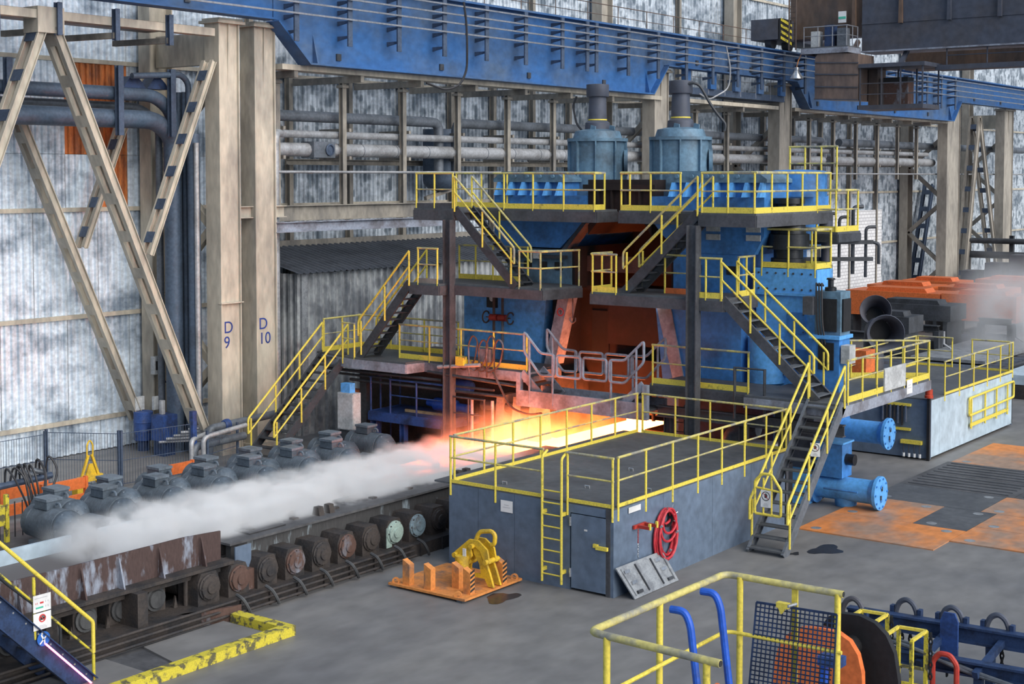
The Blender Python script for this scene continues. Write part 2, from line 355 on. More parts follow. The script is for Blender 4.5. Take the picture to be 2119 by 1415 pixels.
for y,l in ((32.3,'tall beige wall column left of the D 9 column'),(60,'tall beige wall column rising behind the walkway at runway height'),(73.5,'tall beige wall column behind the crane cab'),(99.6,'tall beige wall column with zigzag lacing in the far bay'),(112,'tall beige wall column at the far end')):
    rear(y,l)
    T=thing('column_lacing','beige zigzag struts beside the '+l.replace('tall beige ',''),'brace',(-38,y,0),'column lacing'); z=.6; k=0
    while z<12:
        a,b=((-39.2,y,z),(-36.6,y,z+2.3)); 
        if k%2: a,b=((-36.6,y,z),(-39.2,y,z+2.3))
        MB().bar(a,b,.22,.26).build('diagonal_strut','beige' if y<40 else 'beige_grey',T); z+=2.3; k+=1
    MB().bar((-39.2,y,13.4),(-36.7,y,13.4),.3,1.05).build('tie_beam','beige',T)
# ---------------- A-frame bracing in the left bay (and in the far bay)
laced('diagonal_brace','long beige A-frame brace falling from the apex to the foot of the D 9 column',(-36.25,25.75,13.8),(-36.25,31.35,1.0),(.5,0,0),.26,11)
laced('diagonal_brace','dark-edged beige A-frame brace falling from the apex out towards the left of the D columns',(-36.25,25.55,13.8),(-36.25,20.3,1.0),(.5,0,0),.26,11,bm='runway_steel')
laced('diagonal_brace','beige brace close to the corrugated wall, its foot beside the blue drum',(-39.2,26.7,11.0),(-39.2,31.15,1.0),(.4,0,0),.24,9)
laced('diagonal_brace','short beige and grey strut rising to the head of the D 9 column',(-36.25,31.9,12.95),(-36.25,29.25,6.75),(.4,0,0),.18,6,bm='runway_steel')
laced('diagonal_brace','short beige and grey strut close to the corrugated wall',(-39.2,31.4,12.6),(-39.2,29.0,6.9),(.36,0,0),.18,6,bm='runway_steel')
one(MB().box(-36.6,-35.9,25.2,26.1,13.35,14.1),'apex_gusset','beige','beige apex plate where two long braces meet under the runway','bracket')
for ya,yb,l in ((104.6,101.6,'grey'),(104.6,109.8,'rusty grey')):
    laced('diagonal_brace',l+' A-frame brace in the far bay beyond the orange covers',(-36.2,ya,13.5),(-36.2,yb,.0),(.6,0,0),.5,9,m='beige_grey',bm='runway_steel')
laced('diagonal_brace','dark grey brace near the far wall column with beige lacing',(-39.2,103.5,8.6),(-39.2,100.3,.0),(.6,0,0),.4,7,m='runway_steel',bm='runway_steel')
# ---------------- crane runway girders
def girder(label,ya,yb,zb,hl=0,hr=0,m='runway_blue',X=-35.75,zt=15.95):
    T=thing('runway_girder',label,'girder',(X,(ya+yb)/2,zb),'runway girders'); e=14.45
    pts=[(X,ya,zt)]+([(X,ya,e),(X,ya+hl,zb)] if hl else [(X,ya,zb)])+([(X,yb-hr,zb),(X,yb,e)] if hr else [(X,yb,zb)])+[(X,yb,zt)]
    MB().prism(pts,(.06,0,0)).build('web',m,T)
    MB().box(X-.35,X+.42,ya,yb,zt,zt+.08).build('top_flange',m,T)
    lo=pts[1:-1]
    for a,b in zip(lo,lo[1:]): MB().bar((X+.03,a[1],a[2]-.03),(X+.03,b[1],b[2]-.03),.62,.06).build('bottom_flange',m,T)
    y=ya+3
    for yy,ln in ((ya+hl+.35,1),(yb-hr-.35,-1)):
        if hl or hr: MB().prism([(X+.06,yy,zb),(X+.3,yy,zb),(X+.06,yy,zb+1.0)],(0,.06,0)).build('stiffener',m,T)
    while y<yb-2: MB().box(X+.06,X+.12,y,y+.22,zb+.18,zb+.42).build('splice_plate','steel_dark',T); y+=5.7
    return T
girder('deep blue runway girder with sloped ends behind the conductor rails',34.25,59.7,13.1,1.5,1.3)
girder('shallow blue runway girder between two columns above the short walkway',59.72,73.6,14.5)
girder('deep blue runway girder behind the hanging crane cab',73.62,99.6,13.05,1.6,1.5)
girder('shallow blue runway girder in the far bay',99.62,126,14.4)
girder('shallow blue runway girder over the A-frame braces',16,34.2,14.5)
# conductor rails and their brackets
for z,l in ((15.72,'topmost'),(15.38,'second from the top'),(15.05,'third from the top'),(14.68,'lowest')):
    T=one(MB().bar((-35.02,15,z),(-35.02,125,z),.06,.06),'conductor_rail','busbar','long pale conductor rail along the blue girder, '+l+' of four','rail','conductor rails')
br=None; ys=[34.75+2.61*i for i in range(25)]+[52.3]
ys.sort()
for bi,y in enumerate(ys):
    if br is None:
        T=thing('rail_bracket','blue-grey comb bracket of the conductor rails, first from the D 10 column','bracket',(-35.1,y,13.9),'conductor rail brackets')
        MB().box(-35.14,-35.08,y-.11,y+.11,13.75,15.9).build('upright','runway_steel',T)
        for z in (15.72,15.38,15.05,14.68,14.15): MB().prism([(-35.7,y-.03,z-.02),(-35.1,y-.03,z-.02),(-35.1,y-.03,z-.08),(-35.7,y-.03,z-.18)],(0,.06,0)).build('arm','runway_steel',T)
        br=T
    else: dup(br,(-35.1,y,13.9),label=f'blue-grey comb bracket of the conductor rails, {ORD[bi]} from the D 10 column')
# cable dropping over the girder
one(MB().tube([(-35.0,43.6,15.9),(-34.95,43.7,15.2),(-34.95,43.75,14.3),(-35,43.8,13.3),(-35.1,43.5,12.7),(-35.4,43.0,12.5),(-35.7,42.2,12.75)],.045,6,fil=.3),'hanging_cable','cable','dark cable looping down over the blue girder onto the pipe rack','cable')
one(MB().tube([(-35.0,64.6,15.7),(-34.9,64.9,14.6),(-35,64.9,13.6),(-35.4,63.6,13.0),(-35.6,63.0,13.3)],.04,6,fil=.4),'hanging_cable','pipe_light','pale cable looping down beside the short walkway under the runway','cable')
# walkway rail along the runway top
railing('thin grey handrail along the walkway on top of the runway',[(-36.7,42,16.05),(-36.7,75,16.05)],h=1.05,sp=2.6,m='crane_brown',mt='crane_brown',toe=False,r=.022)
one(MB().box(-37.2,-35.9,61,73,13.28,13.62),'service_walkway','runway_steel','grey service walkway slung under the shallow runway girder','walkway')
railing('thin grey rail on the short walkway under the shallow runway girder',[(-35.9,61,13.6),(-35.9,73,13.6)],h=1.0,sp=1.7,m='busbar',mt='busbar',toe=False,r=.022)
for i in range(5): one(MB().box(-35.95,-35.75,61.8+2.6*i,62.4+2.6*i,13.6,14.5),'walkway_hanger','runway_blue','blue hanger plate between the shallow girder and the short walkway','hanger','walkway hangers')
# ---------------- pipe rack under the runway
for ya,yb,l,rf in ((34.9,60.0,'behind the mill','D 10 column'),(74.4,98.2,'below the crane cab','short walkway'),(61,72.4,'under the short walkway','screw-down heads')):
    one(MB().box(-36.65,-35.95,ya,yb,12.86,13.05),'rack_edge_beam','beige','long beige edge beam of the pipe rack '+l,'beam')
    y=ya+.7; pi_=0
    while y<yb-.9:
        pi_+=1
        T=thing('rack_post','slim beige rack post '+l+', '+ORD[pi_-1]+' from the '+rf,'post',(-37,y,8.2),'pipe rack posts')
        zb=8.15 if y<44 else 9.0
        MB().ib((-37,y,zb),(-37,y,12.86),.2,.2,.02,up=(1,0,0)).build('shaft','beige_dark',T); MB().box(-39.5,-36.0,y-.09,y+.09,12.62,12.86).build('cross_arm','beige_dark',T)
        MB().box(-37.16,-36.84,y-.16,y+.16,12.45,12.55).build('clamp','beige_dark',T)
        for z in (11.05,10.02): MB().bar((-38.7,y+.55,z-.14),(-36.9,y+.3,z-.14),.1,.12).build('pipe_arm','beige_dark',T)
        y+=3.36
def pipe(label,path,r,m='pipe_grey',fil=.4,n=12,cat='pipe',flanges=()):
    T=thing('service_pipe',label,cat,path[0],'service pipes'); MB().tube(path,r,n,fil=fil).build('tube',m,T)
    for a,b in flanges: MB().cyl(a,b,r*1.45,n).build('flange',m,T)
    return T
pipe('dark upper pipe on the rack ending in a downward bend behind the stairs',[(-37.6,34.9,11.38),(-37.6,45.2,11.38),(-37.6,45.2,9.4)],.2)
pipe('dark upper pipe on the rack with twin elbows, running on behind the screw-down housings',[(-37.6,46.3,9.4),(-37.6,46.3,11.38),(-37.6,81.5,11.38),(-37.6,81.5,10.9)],.2)
pipe('light middle pipe on the rack, turning down beside the D 10 column',[(-36.6,35.15,1),(-36.6,35.15,10.72),(-37.3,36.2,10.72),(-37.3,98,10.72)],.14,'pipe_light')
T=pipe('thick lower pipe on the rack with a square valve block',[(-37.3,35.2,10.16),(-37.3,81,10.16)],.25,'pipe_light')
MB().box(-37.6,-36.95,37.4,38.5,9.88,10.46).build('valve_block','pipe_grey',T); 
MB().lathe((-36.95,38.2,10.17),(1,0,0),[(0,.2),(.05,.22),(.06,.17),(.02,.16)],16).build('hand_wheel','runway_steel',T)
for i in range(9): MB().cyl((-37.3,40.2+1.9*i,10.16),(-37.3,40.23+1.9*i,10.16),.258,12).build('weld_ring','pipe_grey',T)
pipe('thick lower pipe continuing through the bay below the crane cab',[(-37.3,82,10.16),(-37.3,99,10.16)],.27,'pipe_light')
pipe('thin guard pipe running level along the whole rack',[(-36.9,34.9,9.36),(-36.9,126,9.36)],.05,'pipe_light')
pipe('dark pipe along the far bay rack',[(-37.6,84,11.3),(-37.6,120,11.3)],.24)
T=thing('expansion_vessel','dark round-bottomed vessel hanging behind the yellow top railing','vessel',(-38.4,46.3,8.6))
MB().lathe((-38.4,46.3,8.55),(0,0,1),[(0,.12),(.1,.5),(.35,.72),(.5,.75),(2.6,.75)],20).build('shell','pipe_blue',T); MB().bar((-38.4,45.3,8.3),(-38.4,47.4,8.75),.15).build('cradle','beige_dark',T)
# horizontal beams beside the D columns
for p0,p1,w,h,l,m in (((-37.0,35.0,7.9),(-37.0,47,7.9),.3,.55,'long beige beam under the pipe rack posts','beige_dark'),((-36.1,34.6,7.45),(-36.1,44.4,7.45),.25,.36,'grey streaked box beam running from the D 10 column to the mill','mill_pale'),((-36.25,33.0,8.0),(-36.25,35.2,8.0),.3,.4,'short bolted beam bridging the D 9 and D 10 columns','beige'),((-39.4,35,7.9),(-36.9,35,7.9),.3,.5,'short cross beam from the wall to the pipe rack','beige_dark')):
    one(MB().ib(p0,p1,w,h,.03),'tie_beam',m,l,'beam')
one(MB().ib((-39.4,38.4,9.75),(-39.4,58,9.75),.2,.22,.03),'wall_rail','beige_dark','beige horizontal rail against the wall behind the pipes','beam')
# left bay: walkway, pipes and pipe frame under the runway
one(MB().box(-36.35,-35.95,16,31.9,13.75,14.0),'walkway_beam','beige','weathered beige walkway beam above the A-frame braces','beam')
one(MB().box(-39.0,-36.36,16,31.6,14.0,14.06),'walkway_deck','crane_brown','rust-brown walkway deck behind the weathered beam','deck')
for i in range(4):
    y=23.8+2.05*i
    T=thing('walkway_bracket','grey bracket post on the weathered walkway beam, '+ORD[3-i]+' from the D 9 column','bracket',(-35.85,y,13.4),'walkway brackets')
    MB().ib((-35.85,y,13.3),(-35.85,y,14.25),.16,.2,.02,up=(1,0,0)).build('post','runway_steel',T); MB().bar((-38.6,y,13.5),(-35.9,y,13.45),.14,.18).build('arm','beige_dark',T)
for x,z,r,m,l in ((-37.8,11.85,.22,'pipe_blue','upper blue pipe crossing behind the A-frame braces'),(-37.8,11.05,.3,'pipe_blue','thick lower blue pipe crossing behind the A-frame braces'),(-38.5,11.5,.12,'pipe_grey','thin grey pipe behind the two blue pipes')):
    pipe(l,[(x,16,z),(x,30.9,z),(x,31.65,z-.5),(x,31.65,.0)],r,m,fil=.6)
for y in (25.2,29.2,31.3): one(MB().ib((-37.4,y,10.5),(-37.4,y,12.7),.2,.2,.02,up=(1,0,0)),'pipe_frame_post','runway_steel','blue-grey post of the pipe frame behind the A-frame braces','post','pipe frame posts')
pipe('bent blue pipe frame looping over the two blue pipes',[(-37.4,29.7,12.4),(-37.4,31.7,12.55),(-37.4,32.0,12.3),(-37.4,32.0,10.6)],.1,'pipe_blue',fil=.3)
for i in range(2): one(MB().prism([(-38.2,29.6+i*.95,12.05),(-38.2,30.5+i*.95,12.05),(-38.2,30.35+i*.95,12.25),(-38.2,30.15+i*.95,12.42),(-38.2,29.9+i*.95,12.42)],(.5,0,0)),'pipe_saddle','navy','dark blue rounded saddle plate on the upper blue pipe','bracket','pipe saddles')
for x,y,r,m,z1,l in ((-37.9,32.0,.1,'pipe_blue',12,'slim blue riser pipe left of the D 9 column'),(-37.6,32.0,.1,'pipe_blue',12,'second slim blue riser pipe left of the D 9 column'),(-37.0,31.85,.21,'pipe_blue',10.6,'thick dark blue riser pipe beside the D 9 column'),(-36.75,31.75,.085,'pipe_light',10.3,'pale riser pipe hugging the D 9 column'),(-37.3,31.95,.06,'pipe_light',9.5,'thin grey conduit between the riser pipes')):
    pipe(l,[(x,y,.0),(x,y,z1)],r,m,fil=0)
# lean-to in front of the wall
LT=thing('lean_to','corrugated grey lean-to with a dark mono-pitch roof built against the wall','annex',(-38,42,0))
q=MB(); corrug(q,36.2,52,.0,5.75,X=-36.5,dp=.09,pit=.36); q.build('front_cladding','sheet_dirty',LT,flat=True)
q=MB(); corrug(q,-39.6,-36.5,.0,5.75,X=36.2,dp=.09,pit=.36,axis='x'); q.build('side_cladding','sheet_dirty',LT,flat=True)
q=MB()
for i in range(52):
    y=35.9+.31*i; q.add([(-39.55,y,6.55),(-36.2,y,5.78),(-36.2,y+.16,5.78),(-39.55,y+.16,6.55),(-39.55,y+.22,6.61),(-36.2,y+.22,5.86),(-39.55,y+.30,6.61),(-36.2,y+.30,5.86)],[(0,1,2,3),(3,2,5,4),(4,5,7,6)])
q.build('roof_sheet','sheet_roof',LT,flat=True); MB().box(-39.62,-39.5,35.9,52,6.5,6.78).build('flashing','beige_dark',LT); MB().box(-36.6,-36.4,36.2,36.5,0,5.8).build('corner_trim','grey_plate',LT)
# ================================================================ the mill stand
L1,L2,L3=3.3,5.85,8.2
HS=thing('mill_stand','tall blue rolling mill stand with two housings over the glowing slab','rolling mill',(-24.3,39,0))
# left housing: lower panel, upper crosshead, slanted guard
MB().prism([(-29.7,37,0),(-26.9,37,0),(-26.35,37,5.7),(-29.7,37,5.7)],(0,4.5,0)).build('housing_panel','mill_blue_bright',HS)
MB().box(-28.1,-25.6,37.25,41.5,5.7,6.9).build('housing_column','mill_blue_grey',HS)
MB().prism([(-28.6,37.2,6.95),(-26.0,37.2,6.95),(-25.35,37.2,7.55),(-25.0,37.2,7.95),(-25.0,37.2,8.6),(-28.6,37.2,8.6)],(0,4.3,0)).build('housing_head','mill_blue',HS)
MB().box(-28.4,-25.7,37.05,37.2,6.62,6.72).build('cable_tray','steel_dark',HS)
MB().box(-26.9,-26.7,37.0,37.12,6.6,6.85).build('junction_box','cabinet_white',HS)
for x in (-27.4,-26.8,-26.2): MB().box(x,x+.28,37.2,37.26,6.25,6.5).build('slot','black',HS)
G=MB().prism([(-25.75,36.85,5.7),(-25.35,36.85,5.7),(-25.95,36.85,3.3),(-26.35,36.85,3.3)],(0,.5,0)).build('slanted_guard','mill_pale',HS)
MB().lathe((-25.72,36.84,4.97),(0,-1,0),[(0,.13),(.006,.13),(.006,.095),(.001,.095)],20,caps=False).build('sign_ring','sign_red',G)
cu=bpy.data.curves.new('nine','FONT'); cu.body='9'; cu.size=.17; cu.extrude=.003; cu.align_x='CENTER'; cu.align_y='CENTER'
lo=bpy.data.objects.new('t',cu); COL.objects.link(lo); me=bpy.data.meshes.new_from_object(lo.evaluated_get(bpy.context.evaluated_depsgraph_get())); bpy.data.objects.remove(lo)
lo=bpy.data.objects.new('painted_number',me); COL.objects.link(lo); me.materials.append(MATS['ink']); lo.parent=G; lo.rotation_euler=(PI/2,0,0); lo.location=V((-25.72,36.845,4.97))-OFF[G.name]
# cross head between the housings, dark maroon
MB().prism([(-25.0,37.3,7.4),(-24.6,37.3,7.85),(-23.0,37.3,7.85),(-22.7,37.3,7.4),(-22.7,37.3,9.1),(-25.0,37.3,9.1)],(0,4,0)).build('cross_head','mill_rust',HS)
MB().box(-25.1,-22.5,37.15,37.3,8.78,8.95).build('cross_head_ledge','mill_rust',HS)
for x in (-24.6,-24.1,-23.6,-23.1): MB().box(x,x+.05,37.18,37.3,8.1,8.78).build('cross_head_rib','mill_rust',HS)
MB().prism([(-25.95,37.2,6.9),(-25.7,37.1,6.9),(-24.95,37.1,7.75),(-25.0,37.2,7.95)],(0,.5,0)).build('corner_strut','mill_dirty',HS)
# right housing
MB().prism([(-21.75,37,0),(-19.5,37,0),(-19.5,37,5.7),(-22.4,37,5.7)],(0,4.5,0)).build('housing_panel','mill_blue',HS)
MB().prism([(-21.75,36.98,3.2),(-21.35,36.96,3.2),(-21.9,36.96,5.7),(-22.42,36.98,5.7)],(0,.1,0)).build('wear_strip','mill_pale',HS)
MB().box(-21.9,-19.6,37.25,41.5,5.7,6.95).build('housing_column','mill_blue',HS)
MB().prism([(-22.7,37.2,8.6),(-22.7,37.2,7.95),(-22.2,37.2,7.4),(-21.6,37.2,6.95),(-19.2,37.2,6.95),(-18.9,37.2,7.5),(-18.9,37.2,8.6)],(0,4.3,0)).build('housing_head','mill_blue',HS)
for x in (-21.3,-20.1): MB().box(x,x+.35,37.2,37.26,6.35,6.6).build('slot','black',HS)
for z in (7.35,7.6): 
    for x in (-20.75,-19.45): MB().box(x,x+.45,37.15,37.2,z,z+.17).build('number_plate','cabinet_white',HS)
# inside of the roll window
MB().box(-31,-21.5,44.4,44.6,0,8.4).build('window_closure','mill_rust',HS)  # added closure plate that hides bright sky behind the roll window
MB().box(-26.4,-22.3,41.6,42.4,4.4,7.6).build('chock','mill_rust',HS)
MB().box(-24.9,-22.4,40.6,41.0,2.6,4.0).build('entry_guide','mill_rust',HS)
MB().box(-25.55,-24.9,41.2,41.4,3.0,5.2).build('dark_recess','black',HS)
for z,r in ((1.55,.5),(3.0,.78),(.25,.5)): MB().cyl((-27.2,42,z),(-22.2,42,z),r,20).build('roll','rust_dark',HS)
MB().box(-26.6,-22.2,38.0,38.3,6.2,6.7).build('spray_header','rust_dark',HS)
# lit gap lamp under the right platform
MB().box(-22.55,-22.3,36.7,36.76,5.35,5.45).build('work_lamp','lamp_white',HS)
# screw-down heads
def screw(x,y,label,zb=8.6,pal='mill_blue_grey',cable=False,disc=1):
    T=thing('screw_down_head',label,'screw drive',(x,y,zb),'screw-down heads')
    n=20; MB().lathe((x,y,zb),(0,0,1),[(0,1.0),(.15,1.0),(.15,.88),(1.72,.88),(1.72,.98),(1.82,.98),(1.82,.8),(2.05,.72),(2.1,.5),(2.12,.38)],n).build('drum',pal,T,ang=25)
    for k in range(9):
        a=2*PI*k/9+.35; MB().bar((x+.92*math.cos(a),y+.92*math.sin(a),zb+.15),(x+.92*math.cos(a),y+.92*math.sin(a),zb+1.72),.05,.1,up=(math.cos(a),math.sin(a),0)).build('rib',pal,T)
    MB().lathe((x,y,zb+2.1),(0,0,1),[(0,.42),(.22,.40),(.30,.30),(1.05,.28),(1.06,.36),(1.08,.37),(1.45,.37),(1.47,.2)],16).build('spindle_sleeve','crane_grey',T)
    MB().cyl((x,y,zb+2.4),(x,y,zb+2.44),.31,16).build('grease_ring','yellow',T)
    d=V((.80,-.60,0)); c=V((x,y,zb+1.05))+V((.66,.42,0)).normalized()*.85
    if disc: MB().cyl(c,c+V((.66,.42,0)).normalized()*.12,.46,20).build('side_cover',pal,T)
    for k in range(3):
        e=V((x+.45*math.cos(k*1.5-1.6),y+.45*math.sin(k*1.5-1.6),zb+2.0)); MB().prism([e,e+V((.22,0,0)),e+V((.22,0,.2)),e+V((.05,0,.24))],(0,.05,0)).build('lifting_lug',pal,T)
    if cable: MB().tube([(x+.1,y-.2,zb+3.4),(x+.6,y,zb+3.5),(x+.95,y+.3,zb+2.7),(x+1.3,y+.5,zb+2.2),(x+1.25,y+.5,zb+2.0)],.05,6,fil=.3).build('feed_cable','steel_dark',T)
    else: MB().tube([(x-.75,y-.1,zb+3.2),(x-.9,y-.1,zb+2.9),(x-.75,y-.1,zb+2.3),(x-.55,y-.1,zb+2.1)],.035,6,fil=.2).build('feed_cable','cable',T)
    return T
screw(-25.78,39,'round grey-blue screw-down head on the left mill housing, cable hanging at its side')
screw(-22.7,39,'round grey-blue screw-down head on the right mill housing, curved cable arching over it',cable=True)
# ribbed gear covers on the top deck
def cover(x0,x1,label):
    T=thing('gear_cover',label,'gear cover',((x0+x1)/2,38,8.6),'gear covers')
    MB().box(x0,x1,37.3,40.5,8.6,9.02).build('case','mill_blue',T)
    MB().prism([(x0-.1,37.15,9.02),(x1+.1,37.15,9.02),(x1+.1,37.15,9.12),(x1-.25,37.15,9.36),(x0+.25,37.15,9.36),(x0-.1,37.15,9.12)],(0,3.2,0)).build('lid','mill_blue_grey',T)
    n=round((x1-x0)/.52)
    for k in range(n+1):
        x=x0+.1+(x1-x0-.2)*k/n; MB().prism([(x,37.3,8.6),(x,36.9,8.6),(x,37.12,9.02),(x,37.3,9.02)],(.1,0,0)).build('fin','mill_blue_bright',T)
    for k in range(n): MB().cyl((x0+.3+k*.5,37.12,9.2),(x0+.3+k*.5,37.06,9.2),.06,10).build('bolt_head','mill_blue_grey',T)
cover(-28.5,-25.9,'blue ribbed gear cover beneath the left screw-down head'); cover(-22.0,-18.9,'blue ribbed gear cover beneath the right screw-down head')
one(MB().lathe((-19.0,39.6,8.6),(0,0,1),[(0,.85),(.75,.85),(.78,.7),(.8,.3)],20),'round_gear_cover','mill_blue','round blue gear cover beside the right-hand yellow top railing','gear cover')
# ---------------- posts
one(MB().ib((-28.62,34.9,0),(-28.62,34.9,7.85),.28,.3,.03,up=(1,0,0)),'support_post','steel_post','tall dark post at the left front corner of the mill platforms','post')
one(MB().ib((-19.85,34.85,0),(-19.85,34.85,7.85),.28,.32,.03,up=(1,0,0)),'support_post','steel_post','tall dark post at the right front corner of the mill platforms','post')
# ---------------- platforms
platform('top_platform','top left mill platform with dark edge beam and yellow toe board',0,0,0,0,L3,cut=[(-30.1,34.95),(-28.5,34.95),(-28.5,35.95),(-23.8,35.95),(-23.8,37.1),(-30.1,37.1)],fm='steel_post')
platform('top_platform','top right mill platform with dark edge beam, carried round the blue gear cover',0,0,0,0,L3,cut=[(-23.0,35.95),(-19.75,35.95),(-19.75,34.95),(-18.0,34.95),(-18.0,39.8),(-18.8,39.8),(-18.8,37.1),(-23.0,37.1)],fm='steel_post')
platform('mid_platform','left middle mill platform with a chamfered corner above the slab',0,0,0,0,L2,.36,cut=[(-29.9,34.5),(-28.7,34.5),(-28.7,35.0),(-25.1,35.0),(-24.75,36.6),(-25.6,36.95),(-29.9,36.95)],fm='steel_post')
platform('mid_platform','right middle mill platform carrying a stair up and a stair down',-23.3,-18.95,34.9,36.9,L2,.36,fm='steel_post')
platform('lower_platform','left lower mill platform with a pale scuffed edge beam',0,0,0,0,L1,.36,cut=[(-34.4,34.9),(-32.3,34.4),(-30,34.4),(-29.9,35.2),(-25.75,35.2),(-25.75,36.9),(-34.4,36.9)],fm='mill_pale')
platform('lower_platform','right lower mill platform beneath the blue housing with orange-lit edge',-21.45,-18.2,35.2,36.95,L1,.36,fm='steel_post')
platform('lower_platform','grey landing and walkway at the head of the stair with the warning gate',0,0,0,0,L1,.34,cut=[(-18.2,34.75),(-15.4,34.75),(-15.4,41.0),(-16.2,41.0),(-18.2,38.5)],fm='mill_pale')
# ---------------- stairs
stair('steel_stair','grey stair with yellow rails climbing from the floor past the gate with the sign',(-15.87,31.45,0),(-15.87,34.85,3.3),1.0,14,(1,0,0),m='stair_grey',tm='deck')
stair('steel_stair','grey stair with yellow rails between the right landing and the middle platform',(-16.15,35.35,3.3),(-19.0,35.35,5.85),.85,11,(0,1,0),m='steel_post',tm='stair_grey')
stair('steel_stair','grey stair with worn yellow rails from the right middle platform to the top',(-22.3,35.4,5.85),(-19.8,35.4,8.2),.85,10,(0,1,0),railm='yellow',mt='yellow_rail_top')
stair('steel_stair','grey stair with worn yellow rails from the left middle platform to the top',(-26.05,35.4,5.85),(-28.45,35.4,8.2),.85,10,(0,1,0),mt='yellow_rail_top')
stair('steel_stair','grey stair with yellow rails from the left lower platform to the middle platform',(-32.15,34.9,3.3),(-29.9,34.9,5.85),.85,11,(0,1,0))
stair('steel_stair','long dark stair with yellow rails rising from the motors to the left lower platform',(-33.5,31.3,.25),(-33.5,34.85,3.3),1.15,13,(1,0,0),nposts=3)
# gate at the foot of the right stair
GT=thing('stair_gate','yellow tube gate with a no-entry sign closing the right stair','gate',(-15.9,31.7,.6))
MB().tube([(-16.25,31.62,.95),(-16.25,31.62,1.75),(-16.05,31.62,1.95),(-15.8,31.62,1.95),(-15.55,31.62,1.6),(-15.55,31.62,.95)],.035,8,closed=True,fil=.06).build('frame','yellow',GT)
for x in (-16.02,-15.8): MB().cyl((x,31.62,.95),(x,31.62,1.85),.025,8).build('bar','yellow',GT)
MB().cyl((-16.25,31.62,1.6),(-15.55,31.62,1.55),.028,8).build('bar','yellow',GT)
def sign(parent,c,w,h,nrm,kind,name='sign_panel',rk=.42,rc='ink'):
    """flat notice built at centre c facing nrm, its marks thin plates"""
    n=V(nrm).normalized(); u=V((0,0,1)); a=u.cross(n).normalized(); c=V(c)
    def rect(q,cx,cy,ww,hh,d): 
        p=c+a*cx+u*cy+n*d; q.prism([p-a*ww/2-u*hh/2,p+a*ww/2-u*hh/2,p+a*ww/2+u*hh/2,p-a*ww/2+u*hh/2],-n*.006)
    q=MB(); rect(q,0,0,w,h,0); S=q.build(name,'sign_white',parent)
    if kind=='hand':
        q=MB(); q.lathe(c+u*h*.16,n,[(0,w*rk),(.004,w*rk),(.004,w*(rk-.06)),(0,w*(rk-.06))],24,caps=False); S2=q.build('prohibition_ring',rc,S)
        p=c+u*h*.16
        q=MB(); rect(q,0,h*.13,w*.24,h*.14,.004)
        for k in range(4): rect(q,w*(-.09+.06*k),h*(.24+.02*(k in (1,2))),w*.04,h*.12,.004)
        q.prism([p+a*w*.1+n*.004-u*h*.03,p+a*w*.2+n*.004+u*h*.05,p+a*w*.17+n*.004+u*h*.07,p+a*w*.08+n*.004],-n*.002)
        q.build('hand_symbol','ink',S)
        q=MB(); q.bar(p-a*w*rk*.64+u*w*rk*.64+n*.006,p+a*w*rk*.64-u*w*rk*.64+n*.006,w*.035,.003,up=n); q.build('prohibition_bar','sign_red',S)
        q=MB()
        for k in range(3): rect(q,0,-h*(.27+.07*k),w*(.5 if k else .35),h*.025,.004)
        q.build('text_lines','ink_pale',S)
    if kind=='text':
        q=MB()
        for k in range(2): rect(q,0,h*(.12-.2*k),w*(.4 if k==0 else .6),h*.05,.004)
        q.build('text_lines','ink_pale',S)
    if kind=='bars':
        q=MB(); rect(q,w*-.02,h*.02,w*.2,h*.1,.004); [rect(q,-w*(.38-.06*k),h*.02,w*.015,h*.1,.004) for k in range(3)]; q.build('red_bar','sign_red',S)
        q=MB(); rect(q,-w*.15,-h*.25,w*.42,h*.1,.004); q.build('green_bar','sign_green',S)
        q=MB(); [rect(q,w*(.2+.14*(k%2)),h*(.05-.28*(k//2)),w*.03,h*.1,.004) for k in range(4)]; rect(q,-.02,h*.32,w*.7,h*.03,.004); q.build('text_lines','ink_pale',S)
    return S
sign(GT,(-15.93,31.57,1.35),.27,.42,(0,-1,0),'hand')
S0=thing('warning_sign','small white warning sign tied to the rail of the right stair','sign',(-15.33,33.2,2.15)); sign(S0,(-15.33,33.05,2.4),.24,.34,(.3,-1,0),'hand','panel')
# ---------------- railings on the platforms
railing('yellow railing along the front of the top left platform, left of its stair',[(-30.05,34.98,L3),(-28.5,34.98,L3)],sp=.8,toem='steel_post')
railing('yellow railing with worn top along the top left platform right of its stair',[(-27.3,35.97,L3),(-23.85,35.97,L3),(-23.85,36.5,L3)],sp=1.15)
railing('yellow railing with worn top along the top right platform left of its stair',[(-22.95,36.5,L3),(-22.95,35.97,L3),(-20.9,35.97,L3)],sp=1.1)
railing('tall-posted yellow railing wrapping the corner of the top right platform',[(-19.7,34.98,L3),(-18.03,34.98,L3),(-18.03,39.75,L3)],sp=.98)
railing('yellow railing at the back of the top left platform behind the ribbed gear cover',[(-30.05,37.0,L3),(-27.9,37.0,L3)],sp=.9)
railing('yellow railing at the very back of the top right platform',[(-18.2,40.6,9.0),(-19.8,40.6,9.0)],sp=.5,toe=False)
railing('orange-lit railing round the chamfered left middle platform',[(-26.0,35.02,L2),(-25.15,35.02,L2),(-24.8,36.55,L2)],sp=.95,m='yellow_rail_top',toe=False)
railing('yellow railing behind the left middle platform stair',[(-29.85,36.9,L2),(-27.0,36.9,L2)],sp=.8)
railing('yellow railing on the left end of the left middle platform',[(-28.75,34.52,L2),(-29.6,34.52,L2)],sp=.6,toem='beige_dark')
railing('short yellow railing on the left end of the right middle platform',[(-22.4,34.92,L2),(-23.27,34.92,L2),(-23.27,36.0,L2)],sp=.7,mt='yellow_rail_top')
